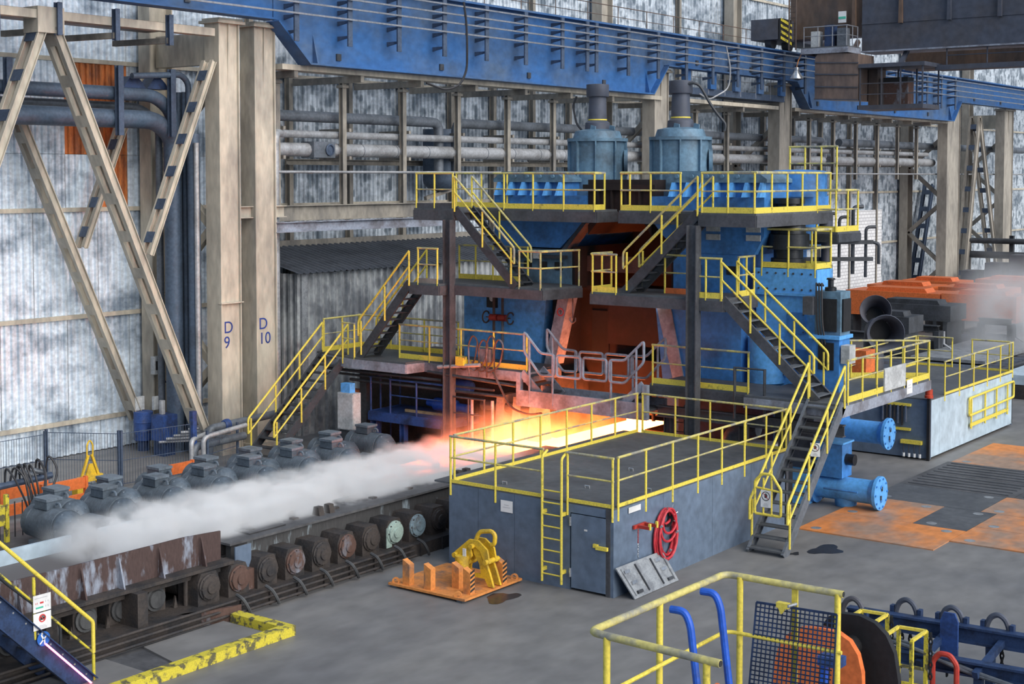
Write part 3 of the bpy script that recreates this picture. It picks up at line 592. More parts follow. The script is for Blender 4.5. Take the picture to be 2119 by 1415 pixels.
railing('orange-lit yellow railing under the top right stair',[(-21.3,35.7,L2),(-20.1,35.7,L2)],sp=1.2,toem='orange')
railing('small yellow corner railing around the dark post at the head of the middle stair',[(-20.0,34.92,L2),(-19.0,34.92,L2)],sp=.42,mt='yellow_rail_top')
railing('yellow railing on the blue side of the middle stair head',[(-19.0,35.85,L2),(-18.98,36.8,L2)],sp=.6)
railing('orange-lit railing along the right lower platform in front of the blue housing',[(-21.4,35.22,L1),(-18.3,35.22,L1)],sp=1.25,mt='yellow_rail_top')
railing('yellow railing along the outer edge of the right walkway, white board hung on it',[(-15.42,35.15,L1),(-15.42,40.95,L1)],sp=1.05)
railing('yellow railing across the end of the right walkway before the bell-mouthed pipes',[(-15.42,40.95,L1),(-17.3,39.6,L1),(-18.1,38.6,L1)],sp=.9)
railing('yellow railing along the left lower platform, dim and worn',[(-31.0,35.22,L1),(-25.8,35.22,L1)],sp=1.25,mt='yellow_rail_top')
railing('yellow railing at the back of the left lower platform against the lean-to',[(-34.3,36.85,L1),(-29.8,36.85,L1)],sp=1.5)
railing('short yellow railing linking the long stair to the next flight',[(-32.85,34.5,L1),(-32.2,34.42,L1)],sp=.8,toe=False)
railing('yellow railing on the far side of the left stair landing',[(-34.15,34.95,L1),(-34.15,36.8,L1)],sp=1.1)
# gearbox deck rails
railing('yellow railing on top of the bright blue gearbox',[(-19.1,37.42,6.6),(-17.38,37.42,6.6),(-17.38,38.4,6.6)],sp=1.0)
railing('yellow railing along the rear edge of the bright blue gearbox',[(-18.6,38.4,6.6),(-17.38,38.42,6.6)],sp=.7)
T=platform('service_platform','small grey service platform high behind the mill with pale yellow rail',-18.1,-17.35,38.75,40.35,7.6,.3)
railing('pale yellow railing on the small service platform high behind the mill',[(-18.05,38.8,7.6),(-17.4,38.8,7.6),(-17.4,40.3,7.6)],sp=.75,h=1.2)
# notice board and small notice hung on the walkway rail
one(MB().box(-15.40,-15.36,37.5,39.0,3.32,3.95),'notice_board','cabinet_white','blank pale board hung on the right walkway railing','board')
S1=thing('notice_sheet','small white notice beside the blank board on the walkway edge','sign',(-15.38,39.15,3.05)); sign(S1,(-15.36,39.3,3.25),.42,.4,(1,0,0),'text','panel')
# ---------------- crossover bridge, glowing in the light of the slab
BR=thing('crossover_bridge','steel crossover bridge glowing orange above the hot slab','bridge',(-23.5,35.2,2.4))
MB().box(-25.7,-21.35,34.75,35.85,2.5,2.56).build('deck_plate','deck',BR)
MB().box(-25.75,-21.3,34.68,34.76,2.3,2.78).build('edge_beam','mill_pale',BR); MB().box(-25.75,-21.3,35.84,35.92,2.3,2.78).build('edge_beam','mill_pale',BR)
for s,x0,x1 in ((0,-25.7,-24.9),(1,-21.4,-22.2)):
    for y in (34.78,35.8): MB().bar((x0,y,3.3),(x1,y,2.58),.05,.24).build('ramp_stringer','mill_pale',BR)
    for k in range(3): MB().bar((x0+(x1-x0)*(k+.5)/3,34.8,3.3-.72*(k+.5)/3),(x0+(x1-x0)*(k+.5)/3,35.78,3.3-.72*(k+.5)/3),.24,.03).build('tread','steel_dark',BR)
    MB().box(min(x0,x0+.15*(1 if s else -1)),max(x0,x0+.15*(1 if s else -1)),34.7,34.85,2.3,3.3).build('end_post','mill_pale',BR)
def loop(label,pts,y):
    T=thing('bridge_railing',label,'railing',(pts[0][0],y,2.56)); MB().tube([(x,y,z) for x,z in pts],.04,8,closed=True,fil=.1).build('frame','mill_pale',T); return T
for y,w in ((34.7,'near'),(35.88,'far')):
    q='front' if w=='near' else 'rear'
    T=loop(f'bent rail frame at the left step of the crossover bridge, {q} side',[(-25.55,4.55),(-24.95,3.95),(-24.45,3.93),(-24.45,3.3),(-24.95,3.28),(-25.55,3.95)],y)
    for x in (-25.35,-24.5): MB().cyl((x,y,2.4),(x,y,3.95 if x>-25 else 4.3),.035,8).build('post','mill_pale',T)
    T=loop(f'square rail frame over the middle of the crossover bridge, left half, {q} side',[(-24.35,3.92),(-23.5,3.93),(-23.5,3.3),(-24.35,3.3)],y)
    T=loop(f'square rail frame over the middle of the crossover bridge, right half, {q} side',[(-23.42,3.93),(-22.6,3.93),(-22.6,3.3),(-23.42,3.3)],y)
    T=loop(f'bent rail frame at the right step of the crossover bridge, {q} side',[(-22.5,3.93),(-22.0,3.95),(-21.35,4.55),(-21.35,3.95),(-22.0,3.3),(-22.5,3.3)],y)
    for x in (-22.45,-21.6): MB().cyl((x,y,2.4),(x,y,3.95 if x<-22 else 4.3),.035,8).build('post','mill_pale',T)
# ---------------- drive side: bright blue gearbox, black spindles, blue tower
GB=thing('gearbox','bright blue bolted gearbox behind the middle stair','gearbox',(-18.2,38.5,3.3))
MB().box(-19.25,-17.4,37.45,38.4,2.9,5.85).build('lower_case','mill_blue_bright',GB); MB().box(-19.3,-17.35,37.4,38.45,5.9,6.58).build('upper_case','mill_blue_bright',GB)
MB().box(-19.35,-17.3,37.36,38.5,5.82,5.9).build('joint_flange','mill_blue_bright',GB)
for x0,x1,z0,z1 in ((-18.25,-17.7,4.75,5.35),(-19.1,-18.6,4.0,4.65),(-18.4,-17.5,3.5,4.3)):
    P=MB().box(x0,x1,37.40,37.46,z0,z1).build('inspection_plate','mill_blue',GB)
    for xx in (x0+.05,x1-.05):
        for zz in (z0+.05,z1-.05): MB().cyl((xx,37.40,zz),(xx,37.38,zz),.02,6).build('bolt','steel_dark',P)
for i in range(7): MB().cyl((-19.15+.27*i,37.4,6.45),(-19.15+.27*i,37.37,6.45),.03,6).build('bolt','steel_dark',GB)
for i in range(7): MB().cyl((-19.15+.27*i,37.4,6.0),(-19.15+.27*i,37.37,6.0),.03,6).build('bolt','steel_dark',GB)
MB().cyl((-18.9,37.45,3.3),(-18.9,37.45,4.6),.55,20).build('round_case','mill_blue_bright',GB)
one(MB().lathe((-18.5,37.95,6.6),(0,0,1),[(0,.5),(.25,.5),(.27,.42),(.5,.42),(.52,.6),(.95,.6),(.97,.5),(1.2,.48),(1.5,.36),(1.8,.36),(1.82,.45),(1.98,.45)],24),'drive_spindle','black_metal','stout black vertical drive spindle above the blue gearbox','spindle')
TW=thing('control_tower','narrow blue and grey cabinet tower with a black louvre on the right landing','cabinet',(-16.8,37,3.3))
MB().box(-17.15,-16.35,36.7,37.4,3.3,4.75).build('base_case','mill_blue',TW); MB().box(-16.95,-16.5,36.66,36.7,3.9,4.65).build('dark_opening','black',TW)
MB().box(-17.2,-16.3,36.6,37.5,4.75,4.85).build('ledge','mill_blue_bright',TW)
MB().box(-17.1,-16.35,36.75,37.4,4.85,6.05).build('upper_case','mill_blue_grey',TW); MB().box(-16.34,-16.3,36.85,37.35,4.95,5.85).build('louvre','black',TW); MB().box(-16.85,-16.45,36.72,36.75,4.95,5.85).build('louvre','black',TW)
MB().box(-17.35,-17.05,36.5,36.8,5.4,5.9).build('side_box','steel_post',TW); MB().lathe((-16.75,37,6.05),(0,0,1),[(0,.16),(.1,.16),(.12,.08),(.3,.08),(.32,.13),(.36,.1)],12).build('top_motor','black_metal',TW)
for x in (-17.0,-16.92,-16.84): MB().tube([(x,36.72,6.2),(x,36.6,6.3),(x+.03,36.6,5.2),(x+.1,36.65,4.6)],.025,6,fil=.15).build('hose','cable',TW)
MB().box(-16.3,-16.05,36.7,37.1,4.1,4.6).build('valve_manifold','cabinet_white',TW)
# riser manifold behind the gearbox, carried by a mast
RM=thing('riser_manifold','cluster of thin dark riser pipes and a grey cylinder behind the blue gearbox','pipes',(-18.9,39.2,0))
MB().bar((-18.95,39.1,0),(-18.95,39.1,7.9),.18,.18).build('mast','steel_dark',RM)
for z in (6.75,7.25): MB().bar((-18.95,39.1,z),(-17.1,40.7,z),.09,.12).build('arm','steel_dark',RM)
for x,y,z0,z1,r in ((-17.9,40.1,6.2,8.0,.05),(-17.6,40.4,6.3,8.3,.06),(-17.3,40.65,6.2,7.7,.05),(-18.2,39.85,6.4,8.1,.05)): MB().tube([(x,y,z0),(x,y,z1),(x+.22,y+.22,z1)],r,8,fil=.15).build('riser','steel_dark',RM)
MB().lathe((-18.1,39.6,6.0),(0,0,1),[(0,.2),(.6,.2),(.62,.14),(1.2,.14),(1.22,.2),(1.9,.2)],16).build('cylinder','crane_grey',RM)
MB().tube([(-17.1,40.7,7.25),(-16.95,40.8,7.2),(-16.95,40.8,6.6)],.05,8,fil=.1).build('elbow','steel_dark',RM)
# ---------------- left housing fittings
VG=thing('valve_group','rusty valve pair with hand wheels on the blue housing panel','valve',(-28.2,36.85,3.4))
for x in (-28.35,-28.0):
    MB().cyl((x,36.85,3.3),(x,36.85,5.3),.045,10).build('pipe','rust',VG); MB().cyl((x-.14,36.85,4.65),(x+.14,36.85,4.65),.11,12).build('valve_body','red',VG)
    xx=x-.32 if x<-28.2 else x+.32; MB().tube([(xx+.0,36.85+.19*math.sin(a*PI/6),4.65+.19*math.cos(a*PI/6)) for a in range(12)],.025,6,closed=True).build('hand_wheel','rust',VG); MB().cyl((x,36.85,4.65),(xx,36.85,4.65),.02,6).build('stem','rust',VG)
GA=thing('gauge_panel','small black panel with a white round gauge on the left housing','gauge',(-28.55,36.95,4.9)); MB().box(-28.72,-28.3,36.94,36.99,4.95,5.5).build('panel','black',GA); MB().lathe((-28.5,36.94,5.25),(0,-1,0),[(0,.1),(.01,.1),(.012,.07),(.004,.07)],16).build('dial','white',GA)
HK=thing('hanging_hook','rusty hook hanging from the chamfered platform over the slab','hook',(-24.95,36.4,4.9)); MB().cyl((-24.95,36.4,5.8),(-24.95,36.4,4.85),.02,6).build('rod','rust',HK); MB().tube([(-25.05,36.4,4.88),(-25.05,36.4,4.78),(-24.95,36.4,4.7),(-24.85,36.4,4.78),(-24.85,36.4,4.88)],.02,6).build('hook_bend','rust',HK)
# hose loops on the left lower platform
for i,(x,h) in enumerate(((-27.9,1.0),(-27.5,.9),(-27.2,1.05),(-26.9,.95))):
    one(MB().tube([(x,35.0,L1-.3),(x-.03,35.0,L1+h*.7),(x+.15,35.0,L1+h),(x+.35,35.0,L1+h*.8),(x+.2,35.0,L1+.1),(x-.25,35.0,L1-.2),(x-.6,35.0,L1+.15)],.026,6,fil=.3),'looped_hose','rust','thin rusty hose arching over the edge of the left lower platform','hose','looped hoses')
one(MB().tube([(-26.9,34.9,3.2),(-26.6,34.8,2.9),(-26.1,34.7,2.2),(-25.4,34.7,2.05),(-24.9,34.7,2.15)],.035,6,fil=.4),'drooping_hose','rust','rusty hose drooping from the left lower platform to the bridge','hose')
one(MB().box(-27.6,-27.2,35.1,35.3,3.45,3.85),'switch_box','mill_pale','pale switch box on the left lower platform rail','box')
T=thing('pipe_lance','yellow and bare metal pipe lance lying on the left lower platform edge','pipe',(-28,34.9,3.2)); MB().cyl((-29.0,34.8,3.2),(-27.4,34.9,3.38),.06,10).build('tube','pipe_light',T); MB().box(-28.25,-27.95,34.75,34.95,3.32,3.6).build('clamp_box','yellow_worn',T)
# ---------------- below the lower platforms
BP=platform('blue_service_platform','low blue service platform with blue rails under the left lower platform',-32.1,-28.8,34.95,36.6,1.5,.3,m='blue_paint',fm='blue_paint')
railing('blue tube railing on the low blue service platform',[(-31.2,34.98,1.5),(-28.9,34.98,1.5)],m='blue_paint',mt='blue_paint',sp=1.1,toe=False)
railing('blue tube railing at the ladder end of the low blue platform',[(-32.05,34.98,.2),(-32.05,36.5,.2)],m='blue_paint',mt='blue_paint',sp=.6,toe=False,h=2.4)
for x,y in ((-31.9,35.1),(-30.7,35.1),(-28.95,35.1)): one(MB().ib((x,y,0),(x,y,1.2),.2,.2,.02,up=(1,0,0)),'platform_leg_post','blue_paint','blue post carrying the low blue service platform','post','blue platform posts')
T=thing('hydraulic_pump','blue pump lying on a timber rail on the low blue platform','pump',(-30,36,1.5)); MB().lathe((-30.6,36.2,1.75),(1,0,-.03),[(0,.1),(.3,.12),(.35,.22),(1.2,.22),(1.25,.14),(1.7,.14)],14).build('body','blue_pipe',T); MB().box(-31.0,-29.0,35.5,35.6,1.5,1.58).build('timber','wood',T)
MB().lathe((-29.6,36.3,2.4),(1,0,0),[(0,.15),(.1,.22),(.7,.22),(.8,.15)],14).build('upper_body','blue_pipe',T)
T=thing('control_cabinet','off-white control cabinet under the left lower platform','cabinet',(-31.9,34.4,0)); MB().box(-32.5,-31.8,33.9,34.25,1.0,2.2).build('case','cabinet_white',T); MB().box(-32.45,-31.85,33.95,34.2,.0,1.0).build('plinth','steel_dark',T); MB().box(-32.48,-31.82,33.88,33.9,1.03,2.17).build('door','cabinet_white',T)
one(MB().box(-32.4,-32.0,33.95,34.2,2.2,2.5),'terminal_box','mill_blue_bright','small bright blue terminal box above the off-white cabinet','box')
for i,(a,b,r) in enumerate((((-34,35.0,2.75),(-29,35.0,2.75),.05),((-34,35.1,2.6),(-27,35.1,2.6),.04),((-33,35.05,2.45),(-26.5,35.05,2.45),.05),((-29.5,34.9,3.0),(-26,34.9,2.85),.05))): pipe('thin dark pipe slung under the left lower platform',[a,b],r,'steel_dark',fil=0)
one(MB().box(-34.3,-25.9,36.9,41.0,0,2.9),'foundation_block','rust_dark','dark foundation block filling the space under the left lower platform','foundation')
one(MB().box(-33.9,-33.1,35.6,35.9,.0,2.0),'guard_board','orange','orange guard panel behind the long dark stair','panel')
one(MB().box(-33.0,-32.7,35.5,35.8,0,2.3),'dark_pillar','steel_dark','dark slab pillar beside the orange guard panel','pillar')
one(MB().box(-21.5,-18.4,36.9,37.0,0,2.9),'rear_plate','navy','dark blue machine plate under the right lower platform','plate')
T=thing('spindle_carrier','pale dirty spindle carrier lit orange beside the slab','machine',(-27,36.5,.3))
for x in (-27.7,-27.05,-26.4): MB().prism([(x,36.0,.9),(x+.45,36.0,.9),(x+.35,36.0,2.3),(x+.12,36.0,2.3)],(0,.7,0)).build('arm','mill_pale',T)
MB().box(-28.4,-26.1,35.9,36.8,0,.95).build('bed','mill_pale',T); MB().cyl((-28.3,36.2,1.9),(-26.2,36.2,1.9),.16,12).build('shaft','mill_dirty',T)
for x,y in ((-27.75,34.95),(-26.95,34.95)): one(MB().cyl((x,y,.2),(x,y,2.3),.05,8),'stand_pipe','mill_pale','slim upright pipe lit orange beside the slab','pipe','upright pipes by the slab')
railing('thin dark rail under the left lower platform near the slab',[(-28.5,34.9,1.2),(-27.2,34.9,1.2)],m='steel_dark',mt='steel_dark',toe=False,sp=.7)
# under the right platform
one(MB().ib((-21.3,35.4,2.5),(-15.6,35.4,2.5),.2,.32,.03),'cross_beam','steel_post','grey beam running under the right lower platform','beam')
for x in (-17.4,-18.6,-21.0): one(MB().ib((x,35.5,0),(x,35.5,2.35),.2,.22,.02,up=(1,0,0)),'beam_stub_post','steel_post','short grey post under the right lower platform','post','short posts under the right platform')
T=thing('pump_unit','grey duct elbow and pale box under the right lower platform','machine',(-18.6,36.2,0)); MB().tube([(-19.3,36.0,.0),(-19.3,36.0,1.9),(-18.9,36.0,2.2),(-18.4,36.0,2.2)],.22,12,fil=.3).build('duct','pipe_grey',T); MB().box(-18.6,-17.8,35.7,36.2,1.3,1.85).build('pale_box','cabinet_white',T); MB().box(-18.7,-17.6,35.7,36.5,0,1.25).build('base','black',T)
LD=thing('lattice_ladder','slim dark lattice ladder beside the glowing exit','ladder',(-20.7,35.6,0))
for x in (-20.85,-20.55): MB().cyl((x,35.6,0),(x,35.6,2.7),.03,6).build('rail','steel_dark',LD)
for k in range(9): MB().cyl((-20.85,35.6,.3+.27*k),(-20.55,35.6,.3+.27*k),.015,6).build('rung','steel_dark',LD)
LDR=thing('frame_ladder','thin dark frame ladder leaning on the right lower platform','ladder',(-18,35.0,2.6))
MB().tube([(-18.6,34.95,2.6),(-18.6,34.95,4.0),(-17.7,34.95,4.0),(-17.7,34.95,2.6)],.035,6).build('frame','steel_dark',LDR); MB().bar((-18.6,34.95,3.2),(-17.7,34.95,3.2),.03).build('rung','steel_dark',LDR)
# blue bell pipes on the operator side
def spool(label,x0,x1,y,z,r,box=False):
    T=thing('blue_spool_pipe',label,'pipe',(x0,y,z-r),'blue spool pipes')
    MB().cyl((x0,y,z),(x1,y,z),r,24).build('barrel','mill_blue_bright',T); MB().lathe((x1-.25,y,z),(1,0,0),[(0,r),(.17,r*1.3),(.18,r*1.42),(.27,r*1.42)],24).build('end_flange','mill_blue_bright',T)
    for k in range(10): a=k*PI/5; MB().cyl((x1+.02,y+r*1.22*math.cos(a),z+r*1.22*math.sin(a)),(x1+.05,y+r*1.22*math.cos(a),z+r*1.22*math.sin(a)),.03,6).build('bolt','mill_blue',T)
    for k in (-.12,.12): MB().box(x1+.02,x1+.05,y-.03+k*.3,y+.03+k*.3,z+k-.06,z+k+.06).build('handle','steel_dark',T)
    for zz in (.17,-.2): MB().cyl((x1+.02,y,z+zz),(x1+.045,y,z+zz),.05,10).build('cap','mill_blue',T)
    MB().lathe((x0-.1,y,z),(1,0,0),[(0,r*1.5),(.12,r*1.5)],24).build('root_flange','mill_blue',T)
    if box:
        MB().box(x0-.75,x0-.1,y-.55,y+.6,.0,z+.45).build('root_case','mill_blue_bright',T); MB().box(x0+.05,x0+.85,y-.3,y+.35,z+r,z+r+.95).build('gear_case','mill_blue',T); MB().box(x0+.0,x0+.9,y-.35,y+.4,z+r+.95,z+r+1.0).build('gear_lid','mill_blue_bright',T)
        MB().cyl((x0+.85,y,z+r+.5),(x0+1.1,y,z+r+.5),.16,12).build('motor','black_metal',T); MB().cyl((x0+.4,y-.5,z+.05),(x0+1.4,y-.5,z+.05),.03,6).build('thin_pipe','mill_blue',T)
    else: MB().box(x0-.8,x0-.1,y-.6,y+.6,0,z+.6).build('root_case','mill_blue',T)
    return T
spool('blue spool pipe with a bolted end flange beside the small grey platform box',-18.3,-16.85,41.5,1.42,.34)
spool('lower blue spool pipe with a gear case standing on the orange floor plates',-17.3,-15.45,37.5,.50,.33,True)
one(MB().lathe((-16.5,37.6,.0),(0,0,1),[(0,.28),(.05,.3),(.5,.33),(.52,.28)],16),'blue_tub','mill_blue_bright','small blue tub behind the stair','tub')

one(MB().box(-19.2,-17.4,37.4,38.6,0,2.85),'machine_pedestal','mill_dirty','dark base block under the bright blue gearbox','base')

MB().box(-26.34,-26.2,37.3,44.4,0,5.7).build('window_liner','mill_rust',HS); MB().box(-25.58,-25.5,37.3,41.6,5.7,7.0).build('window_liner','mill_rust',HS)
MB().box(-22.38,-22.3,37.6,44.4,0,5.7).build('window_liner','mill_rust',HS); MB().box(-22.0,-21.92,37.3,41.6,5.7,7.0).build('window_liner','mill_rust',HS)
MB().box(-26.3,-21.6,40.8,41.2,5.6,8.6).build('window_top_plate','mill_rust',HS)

MB().box(-26.2,-22.3,38.7,38.9,1.95,5.7).build('glow_blocking_plate','mill_rust',HS); MB().box(-24.9,-22.35,38.1,38.7,2.1,3.5).build('hood_box','mill_rust',HS); MB().box(-24.9,-22.3,38.3,38.7,3.9,5.5).build('hood_box','mill_rust',HS)  # full-width plate added to block slab glow, dark boxes in front of it
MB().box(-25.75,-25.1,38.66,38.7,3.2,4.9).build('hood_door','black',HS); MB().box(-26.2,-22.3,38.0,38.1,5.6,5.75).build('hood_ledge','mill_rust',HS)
for k in range(5): MB().cyl((-25.9+.9*k,38.3,2.0),(-25.9+.9*k,38.3,1.6),.06,8).build('spray_nozzle','rust_dark',HS)
# ================================================================ roller table, hot slab, motors
RT=thing('roller_table','long rusty roller table carrying the slab out of the mill','roller table',(-25,24,0))
MB().box(-23.75,-22.55,13,34.5,0,.30).build('base_girder','rust_dark',RT); MB().box(-27.9,-27.2,13,36.5,0,.62).build('far_girder','rust_dark',RT)
MB().box(-27.2,-23.75,13,37,0,.12).build('pit_floor','rust_dark',RT)
for k in range(28): MB().cyl((-27.1,13.3+.83*k,.60),(-23.6,13.3+.83*k,.60),.26,14).build('roller','rust_dark',RT)
for k in range(16): MB().box(-22.55,-22.5,19.7+.83*k,19.75+.83*k,.0,.32).build('rib','rust_dark',RT)
covm=['rust_dark','rust','rust_dark','rust','rust_dark','rust','rust_dark','cover_green','scale_blue','rust_dark','rust']
for k in range(11):
    y=19.95+.83*k; x=-22.85
    H=MB().prism([(x,y-.29,.3),(x,y+.29,.3),(x,y+.29,.78),(x,y+.2,.97),(x,y-.2,.97),(x,y-.29,.78)],(-.62,0,0)).build('bearing_housing','rust_dark',RT)
    MB().lathe((x,y,.66),(1,0,0),[(0,.28),(.04,.28),(.05,.25),(.09,.24),(.1,.13),(.13,.12),(.135,.0)],20,caps=False).build('bearing_cover',covm[k],H)
    for a in range(8): MB().cyl((x+.05,y+.24*math.cos(a*PI/4),.66+.24*math.sin(a*PI/4)),(x+.075,y+.24*math.cos(a*PI/4),.66+.24*math.sin(a*PI/4)),.022,6).build('bolt','rust_dark',H)
    if k==7: MB().box(x+.0,x+.02,y-.29,y-.1,.32,.8).build('side_plate','cover_green',H)
    for s in (-.36,.36): MB().cyl((x-.3,y+s,.3),(x-.3,y+s,.86),.05,8).build('hold_down_bolt','rust_dark',H)
    if k%2: MB().box(x-.05,x+.05,y+.36,y+.62,.08,.28).build('foot_plate','scale_blue' if k in (3,5) else 'rust_dark',H)
for k in range(5):
    y=15.5+.85*k; x=-23.3
    H=MB().prism([(x,y-.28,.25),(x,y+.28,.25),(x,y+.28,.72),(x,y+.18,.88),(x,y-.18,.88),(x,y-.28,.72)],(-.5,0,0)).build('bearing_housing','rust_dark',RT)
    MB().lathe((x,y,.58),(1,0,0),[(0,.25),(.05,.25),(.06,.2),(.1,.18),(.11,0)],18,caps=False).build('bearing_cover','beam_table',H)
    MB().prism([(x+.1,y+.38,.1),(x+.1,y+.55,.1),(x+.1,y+.47,.55)],(-.05,0,0)).build('bracket','rust_dark',H)
# main spray beam along the near side
BM=thing('table_beam','long dark box beam with scale-stained face along the roller table','beam',(-24,27,.95))
MB().box(-24.5,-23.45,21.1,34.4,.80,1.22).build('box_section','beam_table',BM); MB().box(-24.55,-23.35,21.0,34.4,1.22,1.27).build('top_plate','floor_dark',BM)
MB().box(-24.45,-23.6,20.75,21.1,.84,1.2).build('open_end','black',BM); MB().box(-24.5,-23.4,20.7,20.78,1.17,1.25).build('end_plate','beam_table',BM)
for y in (24.0,24.35,29.2,29.55): MB().prism([(-23.85,y,1.27),(-23.6,y,1.27),(-23.65,y,1.47),(-23.8,y,1.47)],(0,.16,0)).build('lifting_lug','rust_dark',BM)
for i in range(8): MB().box(-23.95,-23.8,22.0+1.35*i,22.16+1.35*i,1.27,1.31).build('stop_block','rust_dark',BM)
MB().box(-24.1,-23.6,21.8,22.9,1.27,1.30).build('patch_plate','floor_dark',BM)
MB().box(-23.45,-23.44,21.1,34.4,.80,1.22).build('stained_face','beam_side',BM)
one(MB().prism([(-23.1,20.92,.35),(-23.1,21.38,.35),(-23.1,21.38,1.25),(-23.1,20.92,1.25)],(-.03,0,0)),'steam_shield','grey_box','upright grey shield plate at the open end of the table beam','shield')
one(MB().box(-23.25,-22.95,20.9,21.4,.3,.75),'rusted_block','rust','flaking rusty block under the grey shield plate','block')
# rusty side guard
GD=thing('side_guard','long rusty side guard plate with white scale beside the table','guard',(-23.2,17,1.0))
MB().prism([(-23.2,12.5,1.05),(-23.2,20.6,1.05),(-23.2,20.6,1.66),(-23.2,19.6,1.72),(-23.2,12.5,1.72)],(-.04,0,0)).build('plate','guard_rust',GD)
for y in (14.0,15.6,17.0,17.9,18.9,20.0): MB().prism([(-23.16,y,1.05),(-22.98,y,1.05),(-23.14,y,1.66)],(0,.035,0)).build('rib','guard_rust',GD)
MB().box(-23.5,-22.9,12.5,20.7,.98,1.05).build('ledge','rust_dark',GD); MB().box(-23.3,-23.1,12.5,20.5,.82,.9).build('lower_rail','rust_dark',GD)
for y0,y1,l in ((12.5,19.35,'pale grey far-side guard plate, wide, near the hose bundle'),(20.1,21.7,'pale grey far-side guard plate half lost in the steam')):
    one(MB().box(-26.72,-26.65,y0,y1,.55,1.3),'far_guard_plate','grey_pale_and_lit',l,'guard')
for y in (13.8,15.9,18.0): one(MB().box(-23.4,-22.7,y,y+.25,.0,.98),'guard_support','rust_dark','dark bracket carrying the rusty side guard','bracket','side guard brackets')
for z,x,l in ((.12,-22.35,'lowest'),(.22,-22.42,'middle'),(.34,-22.47,'upper')):
    pipe(f'thin rusty lubrication pipe along the foot of the roller table, {l} of three',[(x,14,z),(x,26.0,z)],.03,'rust_dark',fil=0)
for i in range(8): one(MB().tube([(-22.5,20.4+.83*i,.45),(-22.3,20.4+.83*i,.4),(-22.25,20.5+.83*i,.2),(-22.3,20.6+.83*i,.06)],.035,6,fil=.1),'drain_elbow','beam_table','dark bent drain pipe below the '+ORD[i]+' bearing housing from the yellow kerb','pipe','drain elbows')
# the hot slab
m=bpy.data.materials.new('hot_steel'); m.use_nodes=True; MATS['hot']=m; nt=m.node_tree; N=nt.nodes; L=nt.links; b=N['Principled BSDF']; b.inputs['Base Color'].default_value=(.12,.11,.11,1); b.inputs['Roughness'].default_value=.7
g=N.new('ShaderNodeNewGeometry'); sx=N.new('ShaderNodeSeparateXYZ'); L.new(g.outputs['Position'],sx.inputs[0])
n=N.new('ShaderNodeTexNoise'); n.inputs['Scale'].default_value=.9; n.inputs['Detail'].default_value=4; L.new(g.outputs['Position'],n.inputs['Vector'])
ad=N.new('ShaderNodeMath'); ad.operation='MULTIPLY_ADD'; ad.inputs[1].default_value=2.2; L.new(n.outputs['Fac'],ad.inputs[0]); L.new(sx.outputs[1],ad.inputs[2])
mr=N.new('ShaderNodeMapRange'); mr.inputs[1].default_value=30.2; mr.inputs[2].default_value=35.6; L.new(ad.outputs[0],mr.inputs[0])
cr=N.new('ShaderNodeValToRGB'); e=cr.color_ramp.elements; e[0].position=0; e[0].color=(.0,.0,.0,1); e[1].position=1; e[1].color=(1,.19,.04,1)
for p,c in ((.12,(.10,.008,.003,1)),(.30,(.40,.055,.01,1)),(.5,(1,.12,.014,1)),(.72,(1,.16,.024,1))): q=e.new(p); q.color=c
L.new(mr.outputs[0],cr.inputs[0]); L.new(cr.outputs[0],b.inputs['Emission Color'])
ms=N.new('ShaderNodeMapRange'); ms.inputs[1].default_value=0; ms.inputs[2].default_value=1; ms.inputs[3].default_value=1.2; ms.inputs[4].default_value=22; L.new(mr.outputs[0],ms.inputs[0]); L.new(ms.outputs[0],b.inputs['Emission Strength'])
q=MB()
for i in range(27): q.box(-27.05,-23.75,15+i,16+i,.87,.97)
SL=one(MB().box(-27.05,-23.75,15,41.6,.87,.98),'hot_slab','hot','glowing hot steel slab, yellow-white at the mill and dull under the steam','slab')
one(MB().box(-23.7,-22.7,38.6,40.6,.3,1.25),'exit_guide','glow_dull' if 'glow_dull' in MATS else 'rust','rusty exit guide glowing in the light beside the slab','guide')
# drive motors, one per roller, staggered in two rows
def motor():
    T=thing('drive_motor','ribbed blue-grey drive motor in the staggered motor rows beside the table','motor',(0,0,0),'roller drive motors')
    pr=[(-.75,.30),(-.74,.36),(-.55,.37)]
    for i in range(20): t=-.52+.045*i; pr+=[(t,.335),(t+.012,.375),(t+.03,.375),(t+.042,.335)]
    pr+=[(.40,.36),(.46,.38),(.5,.38)]
    MB().lathe((0,0,.5),(1,0,0),pr,20).build('ribbed_frame','motor',T)
    E=MB().lathe((.5,0,.5),(1,0,0),[(0,.38),(.06,.37),(.2,.27),(.26,.16),(.3,.1),(.55,.1)],20).build('end_bell','motor',T)
    for k in range(6): a=k*PI/3; MB().bar((.53,.37*math.cos(a),.5+.37*math.sin(a)),(.74,.2*math.cos(a),.5+.2*math.sin(a)),.03,.04,up=(0,-math.sin(a),math.cos(a))).build('bell_rib','motor_light',E)
    C=MB().box(-.42,.02,-.2,.2,.84,1.02).build('terminal_box','motor',T); MB().box(-.44,.04,-.22,.22,1.02,1.08).build('box_lid','motor_light',C)
    MB().tube([(.16+.09*math.cos(a*PI/5),0,.9+.09*math.sin(a*PI/5)) for a in range(6)],.025,6).build('lifting_eye','motor_light',T)
    for x in (-.45,.25): MB().box(x,x+.2,-.36,.36,0,.16).build('foot','motor',T)
    MB().cyl((-.60,0,.5),(-.78,0,.5),.33,20).build('fan_cowl','motor',T)
    return T
mo=None
